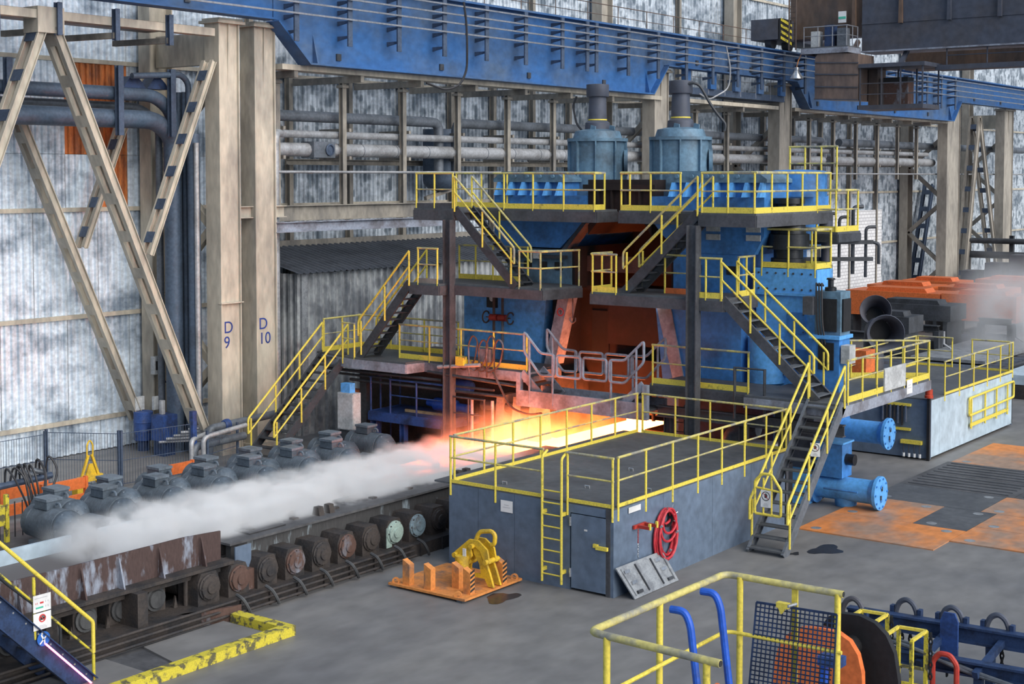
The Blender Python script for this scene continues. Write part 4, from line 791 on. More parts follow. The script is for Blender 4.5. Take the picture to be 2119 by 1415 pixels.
for k in range(8):
    for x,y in ((-30.9,22.15+1.66*k),(-30.05,21.32+1.66*k)):
        rw='rear row' if x<-30.5 else 'row nearer the table'; lb=f'ribbed blue-grey drive motor, {rw}, {ORD[k]} from the hose bundle'
        if x>-30.5 and k>=7: continue
        if mo is None: mo=motor(); mo.location=(x,y,.1); mo.scale=(1.12,1.07,1.12); mo['label']=lb
        else: dup(mo,(x,y,.1),label=lb)
        one(MB().cyl((x+1.15,y,.66),(-27.3,y,.66),.17 if x<-30.5 else .15,12),'drive_shaft','motor',f'dark shaft of a motor in the {rw}, {ORD[k]} from the hose bundle','shaft','roller drive shafts')
one(MB().box(-32.2,-27.95,14,36.5,0,.1),'motor_plinth','floor_dark','low dark plinth carrying the drive motors','plinth')
# ---------------- corner beyond the motors
def fence(label,a,b,h,n,group='wire fences'):
    T=thing('wire_fence',label,'fence',a,group); a=V(a);b=V(b)
    for p in (a,b): MB().bar(p,p+V((0,0,h+.1)),.07,.07).build('post','runway_steel',T)
    q=MB()
    for i in range(1,n): p=a.lerp(b,i/n); q.bar(p+V((0,0,.08)),p+V((0,0,h)),.008,.008)
    for z in (.1,h*.5,h): q.bar(a+V((0,0,z)),b+V((0,0,z)),.018,.018)
    o=q.build('wire_mesh','runway_steel',T); o['kind']='stuff'
fence('grey wire fence panel along the wall passage',(-36.6,22.2,0),(-36.6,25.7,0),1.55,40); fence('grey wire fence panel beside the yellow lifting beam',(-36.6,25.75,0),(-34.7,26.9,0),1.6,26)
fence('grey wire fence panel with a blue end post towards the motors',(-34.65,26.95,0),(-34.3,29.3,0),1.6,26); fence('grey wire fence panel at the foot of the long dark stair',(-33.9,29.6,0),(-34.3,31.2,0),1.3,22)
one(MB().bar((-34.25,29.35,0),(-34.25,29.35,2.0),.16,.16),'fence_post','blue_paint','blue square post at the end of the wire fence','post')
T=thing('oil_drum','blue oil drum on a stand at the foot of the wall brace','drum',(-38.8,31.1,0)); MB().lathe((-38.8,31.1,.35),(0,0,1),[(0,.3),(.02,.32),(.3,.32),(.31,.335),(.34,.32),(.6,.32),(.61,.335),(.64,.32),(.95,.32),(.97,.3)],20).build('shell','blue_paint',T); MB().lathe((-38.8,31.1,0),(0,0,1),[(0,.2),(.35,.2)],12).build('stand','navy',T)
T=thing('blue_tank','blue square tank beneath grey pipes beside the riser pipes','tank',(-37.6,31.0,0)); MB().box(-37.9,-37.3,30.7,31.3,.5,1.35).build('tank_body','blue_paint',T); MB().box(-37.85,-37.35,30.75,31.25,0,.5).build('frame','navy',T); MB().cyl((-37.7,31,1.35),(-37.7,31,1.8),.1,10).build('neck','pipe_light',T)
for i,(y,m_) in enumerate(((30.9,'cabinet_white'),(31.35,'cabinet_white'))): one(MB().box(-39.05+.4*i,-38.95+.4*i,y,y+.38,1.35,1.8),'socket_box',m_,'white socket box at the foot of the wall column' if i==0 else 'white socket box with round outlets beside the blue tank','box')
T=thing('meter_box','white meter box with a dark window on the wall column','box',(-38.95,31.9,2.7)); MB().box(-39.0,-38.8,31.6,32.0,2.5,3.1).build('case','cabinet_white',T); MB().box(-38.8,-38.78,31.65,31.9,2.65,2.95).build('window','ink',T); MB().tube([(-38.9,31.9,2.5),(-38.9,32.1,2.2),(-38.8,32.3,2.1),(-38.8,32.4,3.9),(-39.0,32.0,4.2)],.03,6,fil=.15).build('conduit','cable',T)
pipe('white elbow pipe rising from the floor and running to the stair foot',[(-33.9,29.45,0),(-33.9,29.45,1.2),(-33.9,31.2,1.35)],.075,'pipe_light',fil=.2)
pipe('second white elbow pipe beside the blue fence post',[(-34.1,29.15,0),(-34.1,29.15,1.15),(-34.6,30.2,1.15)],.075,'pipe_light',fil=.2)
pipe('thick blue-grey pipe beneath the white elbow pipes',[(-34.2,29.3,0),(-34.2,29.3,.9),(-34.2,31.4,.95)],.13,'pipe_grey',fil=.25)
pipe('dark horizontal pipe with a blue valve at the foot of the D columns',[(-35.4,31.0,0),(-35.4,31.0,1.1),(-35.4,35.5,1.25)],.13,'pipe_grey',fil=.2)
one(MB().lathe((-35.4,31.6,1.12),(0,1,0),[(0,.16),(.1,.2),(.2,.2),(.25,.12)],14),'blue_valve','blue_paint','round blue valve on the dark pipe at the foot of the D columns','valve')
for i in range(5): pipe('small grey pipe in the tangle at the foot of the long brace',[(-37.4+.25*i,30.6+.1*i,.5+.12*i),(-36.2+.1*i,31.8,.55+.12*i),(-35.6,31.9+.1*i,.6+.1*i)],.04+.01*(i%2),'pipe_light',fil=.15)
# yellow lifting beam
T=thing('lifting_beam','yellow lifting beam with an A-shaped sling standing on the floor','lifting gear',(-34.2,25.5,0)); x,y=-34.2,25.5
MB().bar((x-.1,y-.35,.55),(x+.1,y+.35,.6),.14,.16).build('spreader','tong_yellow',T); MB().prism([(x,y-.2,.62),(x,y+.2,.62),(x,y+.05,1.0),(x,y-.05,1.0)],(.06,0,0)).build('gusset','tong_yellow',T)
for s in (-1,1): MB().bar((x,y+s*.28,.65),(x,y+s*.06,1.25),.06,.07).build('sling_leg','tong_yellow',T)
MB().tube([(x,y-.1,1.2),(x,y-.1,1.55),(x,y,1.68),(x,y+.1,1.55),(x,y+.1,1.2)],.025,6,fil=.08).build('link','tong_yellow',T); MB().box(x-.1,x+.15,y-.55,y-.32,0,.55).build('clamp','tong_yellow',T); MB().box(x-.1,x+.1,y+.25,y+.4,0,.52).build('clamp','tong_yellow',T)
# orange racks behind the motors, hose bundle, yellow post
for i,(x,y) in enumerate(((-33.2,23.9),(-33.6,22.9),(-32.6,27.2))):
    T=thing('orange_rack',('orange steel frame leaning behind the first motors','orange steel frame behind the dark hose bundle','orange steel frame lying behind the third motor pair')[i],'frame',(x,y,0))
    for z in (.15,.6): MB().box(x-.04,x+.04,y-.7,y+.7,z,z+.3).build('rail','orange',T)
    for s in (-.7,.7): MB().box(x-.06,x+.06,y+s-.04,y+s+.04,0,.92).build('upright','orange',T)
HB=thing('hose_bundle','dark bundle of hydraulic hoses sprouting from a manifold by the yellow post','hoses',(-32.3,22.2,.1))
MB().cyl((-32.5,21.3,1.25),(-32.5,23.0,1.3),.09,10).build('manifold','runway_steel',HB)
for i in range(9):
    a=random.uniform(-.6,.6); MB().tube([(-32.5,21.6+.15*i,1.3),(-32.4,21.6+.15*i+a*.2,1.75+random.random()*.2),(-32.1,21.7+.15*i+a*.4,1.5),(-32.0,21.9+.08*i,.8),(-31.9,22.0,.1)],.028,6,fil=.3).build('hose','cable',HB)
for i in range(2): MB().cyl((-32.5,22.0+.35*i,1.55),(-32.3,22.3+.35*i,1.45),.07,10).build('coupling','pipe_grey',HB)
for i in range(4): MB().cyl((-31.7,20.9+.22*i,.1),(-31.7,20.9+.22*i,1.0),.018,6).build('bar','cable',HB)
YP=thing('marker_post','worn yellow post with a hinge plate beside the hose bundle','post',(-31.4,20.9,0)); MB().bar((-31.4,20.9,0),(-31.4,20.9,1.3),.1,.1).build('shaft','yellow_worn',YP); MB().box(-31.5,-31.3,20.62,20.8,.55,1.05).build('hinge_plate','yellow_worn',YP)
# kerb and slabs in front of the table
KB=thing('yellow_kerb','chipped yellow steel kerb turning round the floor slab by the table','kerb',(-20.8,17.5,0))
MB().box(-20.85,-20.6,10,20.25,0,.2).build('long_run','yellow_worn',KB); MB().box(-22.25,-20.85,20.0,20.25,0,.2).build('short_run','yellow_worn',KB)
one(MB().prism([(-22.3,20.1,0),(-22.3,20.35,0),(-22.75,19.2,0),(-22.75,19.0,0)],(0,0,.3)),'kerb_end_plate','rust','rusty plate closing the end of the yellow kerb','plate')
for y0,y1,l in ((17.55,19.9,'large pale floor slab inside the yellow kerb, next to its corner'),(13.2,16.95,'pale floor slab inside the yellow kerb, below the stair foot')): one(MB().prism([(-22.35,y0+.3,.0),(-20.9,y0,.0),(-20.9,y1,.0),(-22.35,y1,.0)],(0,0,.05)),'floor_slab','floor',l,'slab')
one(MB().box(-22.5,-20.86,10,20,0,.012),'kerb_channel','floor_dark','dark wet channel between the floor slabs and the table','channel')
# ================================================================ grey booth in the foreground
BX=thing('machine_booth','long grey steel booth with flat walk-on roof beside the slab','booth',(-19.2,30.4,0)); x0,x1,y0,y1,zt=-21.5,-16.87,26.2,34.6,1.93
for a,b in ((x0,-20.63),(-20.62,-19.57),(-19.56,-18.02),(-17.02,x1)): MB().box(a,b,y0,y0+.06,0,zt).build('front_panel','grey_box',BX)
MB().box(-18.02,-17.02,y0,y0+.06,1.74,zt).build('front_panel','grey_box',BX)
for a,b in ((y0+.06,28.3),(28.31,30.6),(30.61,32.6),(32.61,y1)): MB().box(x1-.06,x1,a,b,0,zt).build('side_panel','grey_box',BX)
MB().box(x0,x0+.06,y0+.06,y1,0,zt).build('rear_panel','grey_box',BX); MB().box(x0,x1,y1-.06,y1,0,zt).build('end_panel','grey_box',BX)
MB().box(x0-.45,x1,y0,y1,zt,zt+.04).build('roof_plate','deck',BX)
D=MB().box(-17.97,-17.06,y0-.03,y0+.02,.06,1.72).build('door','grey_box',BX)
MB().box(-17.28,-16.98,y0-.1,y0-.04,1.03,1.11).build('latch','yellow',D); MB().box(-17.36,-17.24,y0-.08,y0-.03,1.06,1.14).build('latch_hook','yellow',D)
for z in (.3,1.45): MB().cyl((-17.99,y0-.04,z),(-17.99,y0-.04,z+.2),.025,8).build('hinge','chrome',D)
MB().box(-17.62,-17.54,y0-.035,y0-.03,1.38,1.42).build('door_label','sign_white',D)
MB().box(-17.06,-16.95,y0-.02,y0,.0,1.93).build('corner_post','steel_post',BX)
for x,y in ((-18.5,27.6),(-18.75,29.9),(-17.2,28.2),(-20.3,26.8)): MB().tube([(x-.06,y,zt+.02),(x-.06,y,zt+.1),(x+.06,y,zt+.1),(x+.06,y,zt+.02)],.014,6).build('lifting_ring','chrome',BX)
kw=dict(sp=1.25,r=.03,toem='yellow',tz=.08,down=.3,mt='yellow_rail_top')
railing('yellow railing along the front edge of the booth roof, left of the ladder',[(x0+.02,y0,zt+.04),(-18.75,y0,zt+.04)],**kw)
railing('yellow railing along the front edge of the booth roof, right of the ladder',[(-18.12,y0,zt+.04),(x1,y0,zt+.04)],**kw)
railing('long yellow railing along the open side of the booth roof above the red hose',[(x1,y0+.15,zt+.04),(x1,y1,zt+.04)],**kw)
railing('yellow railing along the slab side of the booth roof',[(x0+.02,y0+.15,zt+.04),(x0+.02,y1,zt+.04)],**kw)
railing('yellow railing across the mill end of the booth roof',[(x0+.15,y1,zt+.04),(x1-.1,y1,zt+.04)],**kw)
LA=thing('booth_ladder','yellow ladder fixed to the front of the grey booth','ladder',(-18.42,26.0,0))
for x in (-18.68,-18.15): MB().tube([(x,26.05,.12),(x,26.05,2.95),(x,26.25,3.05)],.03,8,fil=.08).build('stile','yellow',LA)
for k in range(8): MB().cyl((-18.68,26.05,.3+.27*k),(-18.15,26.05,.3+.27*k),.018,6).build('rung','yellow',LA)
for z in (.35,1.65): 
    for x in (-18.68,-18.15): MB().box(x-.03,x+.03,26.05,26.2,z,z+.08).build('bracket','yellow',LA)
S2=thing('booth_notice','white notice screwed to the front of the grey booth','sign',(-19.77,26.18,1.5)); sign(S2,(-19.77,26.17,1.63),.34,.27,(0,-1,0),'text','panel')
S3=thing('booth_plate','narrow white plate under the booth roof edge by the red hose','sign',(-16.85,27.02,1.8)); sign(S3,(-16.84,27.02,1.83),.5,.13,(1,0,0),'','panel')
# red hose coil
HC=thing('hose_coil','red hose coiled on a wall bracket of the grey booth','hose',(-16.7,28.28,.35)); random.seed(3)
for k in range(9):
    cy=28.28+random.uniform(-.05,.05); top=1.62-random.uniform(0,.05); bot=(.38+.06*k*.5 if k<6 else .85+.2*(k-6)); w=.46-.025*k if k<6 else .34-.05*(k-6); xx=-16.80+.035*(k%4)
    pts=[]
    for a in range(18):
        t=2*PI*a/18; c=math.cos(t); zz=(top+bot)/2+(top-bot)/2*c; pts.append((xx,cy+w*math.sin(t)*(1.0-.12*c),zz))
    MB().tube(pts,.03,6,closed=True).build('hose_turn','red_hose',HC)
MB().lathe((-16.86,28.3,1.38),(1,0,0),[(0,.2),(.14,.2),(.14,.185),(.0,.185)],18,caps=False).build('bracket_ring','black',HC)
for a in (.3,1.2,2.0,-.4): MB().cyl((-16.7,28.3+.2*math.cos(a),1.38+.2*math.sin(a)),(-16.68,28.3+.34*math.cos(a),1.38+.34*math.sin(a)),.012,6).build('bracket_arm','chrome',HC)
for y,z in ((27.9,1.25),(28.6,1.0),(28.3,.62)): MB().cyl((-16.7,y,z),(-16.66,y,z+.05),.03,8).build('coupling','chrome',HC)
HR=thing('hook_rack','red hook rack with yellow tips and a hanging chain on the booth side','rack',(-16.8,27.1,.8)); MB().box(-16.85,-16.8,26.95,27.45,1.38,1.46).build('bar','red',HR)
for y in (27.1,27.4): MB().bar((-16.8,y,1.42),(-16.5,y,1.42),.06,.07).build('prong','red',HR); MB().bar((-16.5,y,1.38),(-16.5,y,1.52),.05,.05).build('prong_tip','yellow',HR)
for k in range(12): 
    z=1.38-.055*k; MB().tube([(-16.72,26.97+(.02 if k%2 else 0)*math.cos(a),z+.035*math.sin(a)) if False else (-16.72+.015*math.cos(a)*(k%2),26.97+.015*math.cos(a)*((k+1)%2),z+.035*math.sin(a)) for a in (0,PI/2,PI,1.5*PI)],.007,5,closed=True).build('chain_link','red' if k<6 else 'chrome',HR)
# plate leaning on the booth
LP=thing('leaning_plate','bare aluminium cover plate with latches leaning on the booth','plate',(-16.5,27.3,0)); A,B,C_,D_=V((-16.45,26.38,.0)),V((-16.45,28.25,.0)),V((-16.8,28.1,.66)),V((-16.8,26.15,.68)); nn=(B-A).cross(D_-A).normalized()
MB().prism([A,B,C_,D_],nn*.03).build('sheet','grey_plate',LP)
for t in (.06,.35,.68,.94): MB().bar(A.lerp(B,t)+nn*.045+(D_-A)*.08,D_.lerp(C_,t)+nn*.045-(D_-A)*.08,.03,.03,up=nn).build('rib','steel_dark' if t in (.35,.68) else 'grey_plate',LP)
for t,s in ((.13,.8),(.15,.45),(.16,.15),(.8,.8),(.82,.5),(.85,.15)): p=A.lerp(B,t).lerp(D_.lerp(C_,t),s)+nn*.05; MB().bar(p-V((0,.1,0)),p+V((0,.1,0)),.07,.05,up=nn).build('latch','chrome' if s>.4 else 'steel_dark',LP)
# ---------------- pallet with stakes and tongs
PL=thing('stake_pallet','orange steel pallet with upright stakes on the floor before the booth','pallet',(-20.3,25,0))
MB().box(-21.4,-19.2,23.92,26.0,.05,.10).build('base_plate','orange_pallet',PL)
for x,y in ((-21.25,24.0),(-19.35,24.0),(-19.35,25.85),(-21.25,25.85)): MB().box(x-.08,x+.08,y-.08,y+.08,0,.05).build('foot','steel_dark',PL); 
for x,y in ((-21.25,24.02),(-19.45,24.0),(-19.3,25.85)): MB().lathe((x,y,.14),(.4,-.9,0),[(0,.09),(.03,.09),(.03,.05),(0,.05)],12,caps=False).build('lifting_eye','orange_pallet',PL)
for i,(x,y) in enumerate(((-20.95,24.1),(-20.33,24.1),(-19.9,24.55),(-19.42,24.35),(-19.33,25.4),(-20.6,25.75))):
    S=MB().prism([(x-.1,y-.09,.1),(x+.1,y-.09,.1),(x+.1,y-.09,.56),(x-.1,y-.09,.66)],(0,.16,0)).build('stake','orange_pallet',PL)
    if i in (3,4):
        for k in range(5): 
            z=.14+.1*k; MB().prism([(x+.101,y-.085,z),(x+.101,y+.065,z+.05),(x+.101,y+.065,z+.1),(x+.101,y-.085,z+.05)],(.004,0,0)).build('black_stripe','ink',S)
TG=thing('slab_tongs','yellow slab tongs with a looped handle standing on the orange pallet','tongs',(-20,25,.1)); M_='tong_yellow'
def plate2(pts,y,t,nm): MB().prism([(x,y,z) for x,z in pts],(0,t,0)).build(nm,M_,TG)
for y in (24.85,25.1):
    plate2([(-20.2,.12),(-20.05,.12),(-19.95,.55),(-19.75,.75),(-19.8,.95),(-20.05,.85),(-20.25,.5)],y,.06,'jaw_arm')
    plate2([(-19.35,.12),(-19.2,.12),(-19.3,.4),(-19.5,.85),(-19.8,1.0),(-19.75,.8),(-19.6,.6),(-19.55,.38),(-19.75,.36),(-19.75,.28),(-19.45,.28)],y+.08,.06,'jaw_arm')
    plate2([(-20.3,.75),(-20.2,.68),(-19.75,1.0),(-19.55,.9),(-19.4,.62),(-19.28,.65),(-19.35,.95),(-19.6,1.12),(-19.85,1.12)],y+.04,.05,'link_plate')
MB().tube([(-19.75,25.0,1.08),(-19.65,25.0,1.3),(-19.3,25.0,1.36),(-19.2,25.0,1.28),(-19.22,25.0,1.08),(-19.32,25.0,1.05)],.05,8,fil=.12).build('handle_loop',M_,TG)
for x,z in ((-20.22,.72),(-19.35,.68),(-19.75,.98),(-20.0,.55)): MB().cyl((x,24.8,z),(x,25.3,z),.06,12).build('pivot_pin','tong_yellow',TG)
MB().box(-19.95,-19.86,24.78,24.8,.72,.92).build('data_plate','white',TG); MB().cyl((-19.98,24.8,.2),(-19.98,24.8,.75),.16,14).build('counterweight',M_,TG)
def puddle(label,x,y,rx,ry,seed):
    random.seed(seed); pts=[]
    for a in range(22): t=2*PI*a/22; k=1+.22*math.sin(3*t+seed)+random.uniform(-.1,.1); pts.append((x+rx*k*math.cos(t),y+ry*k*math.sin(t),.001))
    one(MB().prism(pts,(0,0,.003)),'oil_puddle','oil',label,'puddle')
puddle('dark oil puddle on the floor near the foot of the right stair',-14.9,32.8,.35,.5,2); puddle('dark oil stain beside the orange pallet',-18.85,24.75,.28,.45,5); puddle('small oil spot beside the right stair stringer',-15.35,32.0,.1,.16,9)
# ---------------- orange floor plates
pl=[(-16.4,-12.75,34.3,36.6,1),(-16.4,-14.2,36.62,39.0,1),(-14.18,-12.75,36.62,39.0,0),(-12.73,-10.2,35.4,37.2,1),(-12.73,-9.5,37.22,39.0,1),(-16.4,-13.2,39.02,41.2,0),(-13.18,-9.8,39.02,41.2,1),(-16.4,-13.0,41.22,43.3,2),(-12.98,-9.4,41.22,43.3,2),(-16.4,-13.0,43.32,45.3,2),(-12.98,-9.0,43.32,45.3,0),(-16.3,-12.8,45.32,49.4,1),(-12.78,-9,45.32,49.4,1)]
pll=['large orange floor plate beside the oil puddle and stair','orange floor plate under the lower blue spool pipe','small bare grey floor plate between orange plates','orange floor plate at the hall side, next to the large orange plate','orange floor plate beside the small bare grey plate','bare grey floor plate before the slotted plates, under the spool pipe','orange floor plate before the slotted plates at the hall side','dark slotted floor plate, mill side, nearer the stair','dark slotted floor plate, hall side, nearer the stair','dark slotted floor plate at the corner of the far booth','bare grey floor plate between slotted and orange plates','orange floor plate along the bright side of the far booth','orange floor plate at the hall side beyond the slotted plates']
for i,(a,b,c,d,k) in enumerate(pl):
    T=thing('floor_plate',pll[i],'floor plate',((a+b)/2,(c+d)/2,0),'floor plates')
    MB().box(a,b,c,d,0,.03).build('plate',('deck','orange_worn','floor_dark')[k],T)
    if k==2:
        for j in range(5): MB().box(a+.2,b-.2,c+.2+.38*j,c+.26+.38*j,.03,.05).build('slot_bar','deck',T)
    else:
        for px,py in ((a+.4,c+.3),(b-.4,d-.3)): MB().lathe((px,py,.03),(0,0,1),[(0,.14),(.004,.14)],14).build('lifting_cap','grey_plate',T)
# ================================================================ second booth and what stands beyond the mill
B2=thing('machine_booth','grey steel booth beyond the mill, daylight painted on its long side, dark front','booth',(-19,49.3,0)); x0,x1,y0,y1,zt=-20.6,-16.95,45.2,53.4,1.96
MB().box(x0,x1,y0,y0+.06,.05,zt).build('front_panel','grey_box',B2)
for a,b in ((y0+.06,46.0),(46.01,53.4)): MB().box(x1-.06,x1,a,b,.1,zt).build('side_panel','grey_pale_and_lit',B2)  # daylight put into the side colour, front keeps the booth grey
MB().box(x0,x0+.06,y0+.06,y1,.05,zt).build('rear_panel','grey_box',B2); MB().box(x0,x1,y1-.06,y1,.05,zt).build('end_panel','grey_box',B2)
MB().box(x0,x1,y0,y1,zt,zt+.04).build('roof_plate','deck',B2); MB().box(x0+.2,x1-.2,y0+.2,y1-.2,0,.1).build('skid','black',B2)
kw=dict(sp=1.3,r=.03,tz=.08,down=.2,mt='yellow_rail_top')
railing('yellow railing along the bright side of the far booth roof',[(x1,46.4,zt+.04),(x1,y1,zt+.04)],**kw)
railing('yellow railing across the far end of the far booth roof',[(x1-.1,y1,zt+.04),(-18.5,y1,zt+.04)],**kw)
railing('yellow railing across the far end of the far booth roof, beyond the gap',[(-19.2,y1,zt+.04),(x0,y1,zt+.04)],**kw)
railing('yellow railing along the mill side of the far booth roof',[(x0,y1-.1,zt+.04),(x0,47,zt+.04)],**kw)
HG=thing('stored_railing','yellow railing section hung flat on the bright side of the far booth','railing',(-16.9,50.8,.6))
MB().tube([(-16.87,48.6,1.62),(-16.87,53.3,1.68),(-16.87,53.3,1.1),(-16.87,48.6,1.02)],.04,8,closed=True,fil=.1).build('frame','yellow',HG); MB().bar((-16.87,48.7,.68),(-16.87,52.7,.72),.03,.12).build('toe_board','yellow',HG)
for y in (48.8,50.2,51.4,52.6): MB().cyl((-16.87,y,.55),(-16.87,y,1.64),.035,8).build('post','yellow',HG)
HK2=thing('tool_rack','yellow tool hooks with hanging irons on the dark front of the far booth','rack',(-18,45.15,.9))
for z in (1.72,.92): MB().box(-18.6,-17.6,45.1,45.2,z,z+.08).build('hook_bar','yellow',HK2)
for k in range(7): MB().box(-18.55+.13*k,-18.5+.13*k,45.08,45.14,1.2-.06*(k%3),1.74).build('hanging_iron','rust_dark' if k%2 else 'chrome',HK2)
SK=thing('socket_rack','yellow socket rack with dangling white plugs on the far booth','rack',(-17.6,45.1,.2)); MB().box(-17.9,-17.2,45.05,45.2,.5,.62).build('tray','yellow',SK)
for k in range(4): MB().tube([(-17.8+.18*k,45.1,.5),(-17.8+.18*k,45.05,.3),(-17.78+.18*k,45.05,.2)],.015,6).build('lead','cable',SK); MB().cyl((-17.78+.18*k,45.05,.2),(-17.78+.18*k,45.05,.08),.045,8).build('plug','white',SK)
one(MB().lathe((-17.0,45.15,2.05),(0,0,1),[(0,.14),(.08,.14),(.1,.12),(.28,.12),(.3,.06)],14),'beacon_lamp','glass_lamp_red','red beacon lamp on a dark post at the corner of the far booth','lamp')
one(MB().bar((-17.0,45.15,0),(-17.0,45.15,2.05),.09,.09),'beacon_post','black','short black post carrying the red beacon lamp','post')
# bell-mouthed pipes
for i,(p,d,r) in enumerate((((-20.85,50.5,3.5),(.55,-.75,-.02),.62),((-21.55,51.6,4.0),(.35,-.8,.30),.52))):
    T=thing('bell_mouth_pipe',('grey bell-mouthed pipe with its round mouth open towards the walkway','grey bell-mouthed pipe tilted upward behind the other bell mouth')[i],'pipe',p); d=V(d).normalized(); q=V(p)-d*.6
    MB().lathe(q,d,[(0,r*.72),(.5,r*.72),(.52,r*.78),(.58,r*.78),(.6,r*.74),(1.0,r*.85),(1.2,r*1.05),(1.26,r*1.13),(1.28,r*1.1),(1.15,r*.9),(.5,r*.65)],28,caps=False).build('bell','crane_grey',T)
    MB().cyl(q+d*.3,q+d*.32,r*.64,20).build('inner_disc','black',T); MB().tube([q+d*.1,q-d*.4,q-d*.6+V((0,0,-.8)),(q.x,q.y,0)],r*.6,16,fil=.5).build('stem','crane_grey',T)
one(MB().box(-21.6,-20.2,47.6,48.4,2.3,3.1),'orange_housing','orange','orange housing below the bell-mouthed pipes','machine')
one(MB().box(-21.6,-20.2,47.6,48.4,0,2.28),'housing_pedestal','steel_dark','dark pedestal under the orange housing','pedestal')
# run-in table behind the mill
R2=thing('run_in_table','dark roller table leading in to the mill from the far side','roller table',(-23.5,70,0))
MB().box(-27.4,-20.0,56,110,0,.35).build('bed','rust_dark',R2)
for k in range(34): MB().cyl((-26.6,56.6+1.0*k,.62),(-20.4,56.6+1.0*k,.62),.3,12).build('roller','mill_dirty',R2)
for x in (-26.9,-20.1): MB().box(x-.12,x+.12,56,110,.35,.95).build('side_beam','steel_dark',R2)
one(MB().box(-24.6,-21.2,63,90,.94,1.08),'pale_plate','grey_plate','pale grey steel plate lying on the run-in table','steel plate')
one(MB().box(-19.6,-17.2,60,72,.6,1.0),'pale_plate','grey_pale_and_lit','long pale grey plate stacked beside the run-in table','steel plate')
one(MB().box(-19.5,-17.3,60,72,0,.58),'plate_skid','rust_dark','dark skid under the long pale grey plate','skid')
def hood(label,xa,xb,y,z0,z1,d,m):
    T=thing('cover_hood',label,'cover',((xa+xb)/2,y+d/2,0),'table covers'); MB().box(xa,xb,y,y+d,z0,z1).build('case',m,T)
    MB().prism([(xa+(xb-xa)*.2,y+.3,z1),(xa+(xb-xa)*.85,y+.3,z1),(xa+(xb-xa)*.82,y+.3,z1+.22),(xa+(xb-xa)*.23,y+.3,z1+.22)],(0,d*.5,0)).build('lifting_rib',m,T)
    for x in (xa+.2,xb-.4):
        MB().box(x,x+.2,y+.1,y+d-.1,0,z0).build('leg','steel_dark',T)
hood('long orange cover hood beside the bright blue gearbox',-33.5,-28.1,76,1.5,2.85,2.6,'orange')
hood('long orange cover hood half veiled by steam',-28.0,-24.0,76,1.5,2.9,2.6,'orange')
hood('orange cover hood in the second row, beside the wall column',-35.0,-31,82.5,1.4,2.7,2.6,'orange'); hood('orange cover hood in the second row, near the steam',-30.6,-26.6,82.5,1.4,2.75,2.6,'orange')
hood('orange cover hood in the last row, against the columns',-35.8,-32,90,1.3,2.5,2.6,'orange'); hood('orange cover hood in the last row, farthest from the blue gearbox',-31,-27,90,1.3,2.75,2.6,'orange'); hood('orange cover hood in the last row beyond the steam',-26.6,-22,90,1.3,2.6,2.6,'orange')
hood('dark grey cover hood with a lifting rib in front of the orange hoods',-28.9,-24.6,68,2.2,2.95,2.2,'steel_dark'); hood('small dark grey cover hood behind the bell-mouthed pipes',-27.2,-24.9,63.5,2.0,2.75,1.8,'steel_dark')
for i,(x,y) in enumerate(((-26.2,62.0),(-24.6,66.5),(-22.8,71.5))):
    T=thing('roll_frame',('dark machine frame behind the bell-mouthed pipes','dark machine frame with a stepped grey bracket below the grey hood','dark machine frame with a stepped grey bracket beside the steam')[i],'frame',(x,y,0))
    MB().ib((x-1.6,y,2.0),(x,y,2.0),.4,.3,.04).build('top_beam','steel_dark',T); MB().box(x-.12,x+.1,y-.3,y+.3,0,1.9).build('upright','steel_dark',T); MB().box(x-1.6,x-1.4,y-.3,y+.3,0,1.9).build('upright','steel_dark',T)
    MB().tube([(x+.25,y,1.9),(x+.25,y,1.3),(x+.6,y,1.1),(x+.6,y,.4)],.05,6).build('bracket','pipe_light',T); MB().cyl((x-1.2,y,.9),(x-.3,y,.9),.5,16).build('roll','mill_dirty',T)
# machinery silhouettes against the far wall
for i in range(6): one(MB().box(-35.5+1.7*i,-34.3+1.7*i,100,101.5,0,2.6+.6*(i%3)),'machine_cabinet','crane_grey','dim grey machine cabinet in the haze of the far bay','cabinet','far machine cabinets')
pipe('dark horizontal pipe run across the far bay',[(-36,103,4.6),(-20,103,4.6)],.2,'steel_dark',fil=0); pipe('second dark pipe run across the far bay, lower down',[(-36,103,3.6),(-20,103,3.6)],.25,'steel_dark',fil=0)
for x in (-33,-28,-23): one(MB().ib((x,103.3,0),(x,103.3,5),.3,.3,.03,up=(1,0,0)),'pipe_support_post','steel_dark','dark post carrying the pipe runs of the far bay','post','far pipe posts')
# ================================================================ overhead crane
CR=thing('bridge_crane','dark grey overhead crane bridge spanning the hall from the runway','crane',(-14,74,15.5))
MB().box(-31.0,12,72,73.6,15.75,19.6).build('main_girder','crane_grey',CR); MB().box(-31.0,12,71.85,73.75,15.68,15.76).build('bottom_flange','mill_pale',CR)
MB().box(-31.0,12,71.96,72.0,17.15,17.22).build('web_stiffener','crane_grey',CR)
MB().box(-31.0,12,78.0,79.4,15.2,19.0).build('second_girder','crane_brown',CR); MB().box(-31,12,77.9,79.5,15.12,15.2).build('second_flange','crane_brown',CR)
MB().box(-36.6,-35.0,70.3,79.5,16.5,17.6).build('end_carriage','crane_grey',CR); MB().box(-35.2,-30.9,72.2,73.4,16.6,19.0).build('girder_end','crane_brown',CR)
for y in (71.0,73.0,77.0,78.8): MB().cyl((-35.95,y,16.42),(-35.6,y,16.42),.38,16).build('wheel','steel_dark',CR)
for k in range(11): MB().prism([(-31.5+2.55*k,71.8,17.1),(-31.3+2.55*k,71.8,17.1),(-31.35+2.55*k,71.8,19.6),(-31.45+2.55*k,71.8,19.6)],(0,.2,0)).build('hanger_bracket','crane_grey' if k>1 else 'crane_brown',CR)
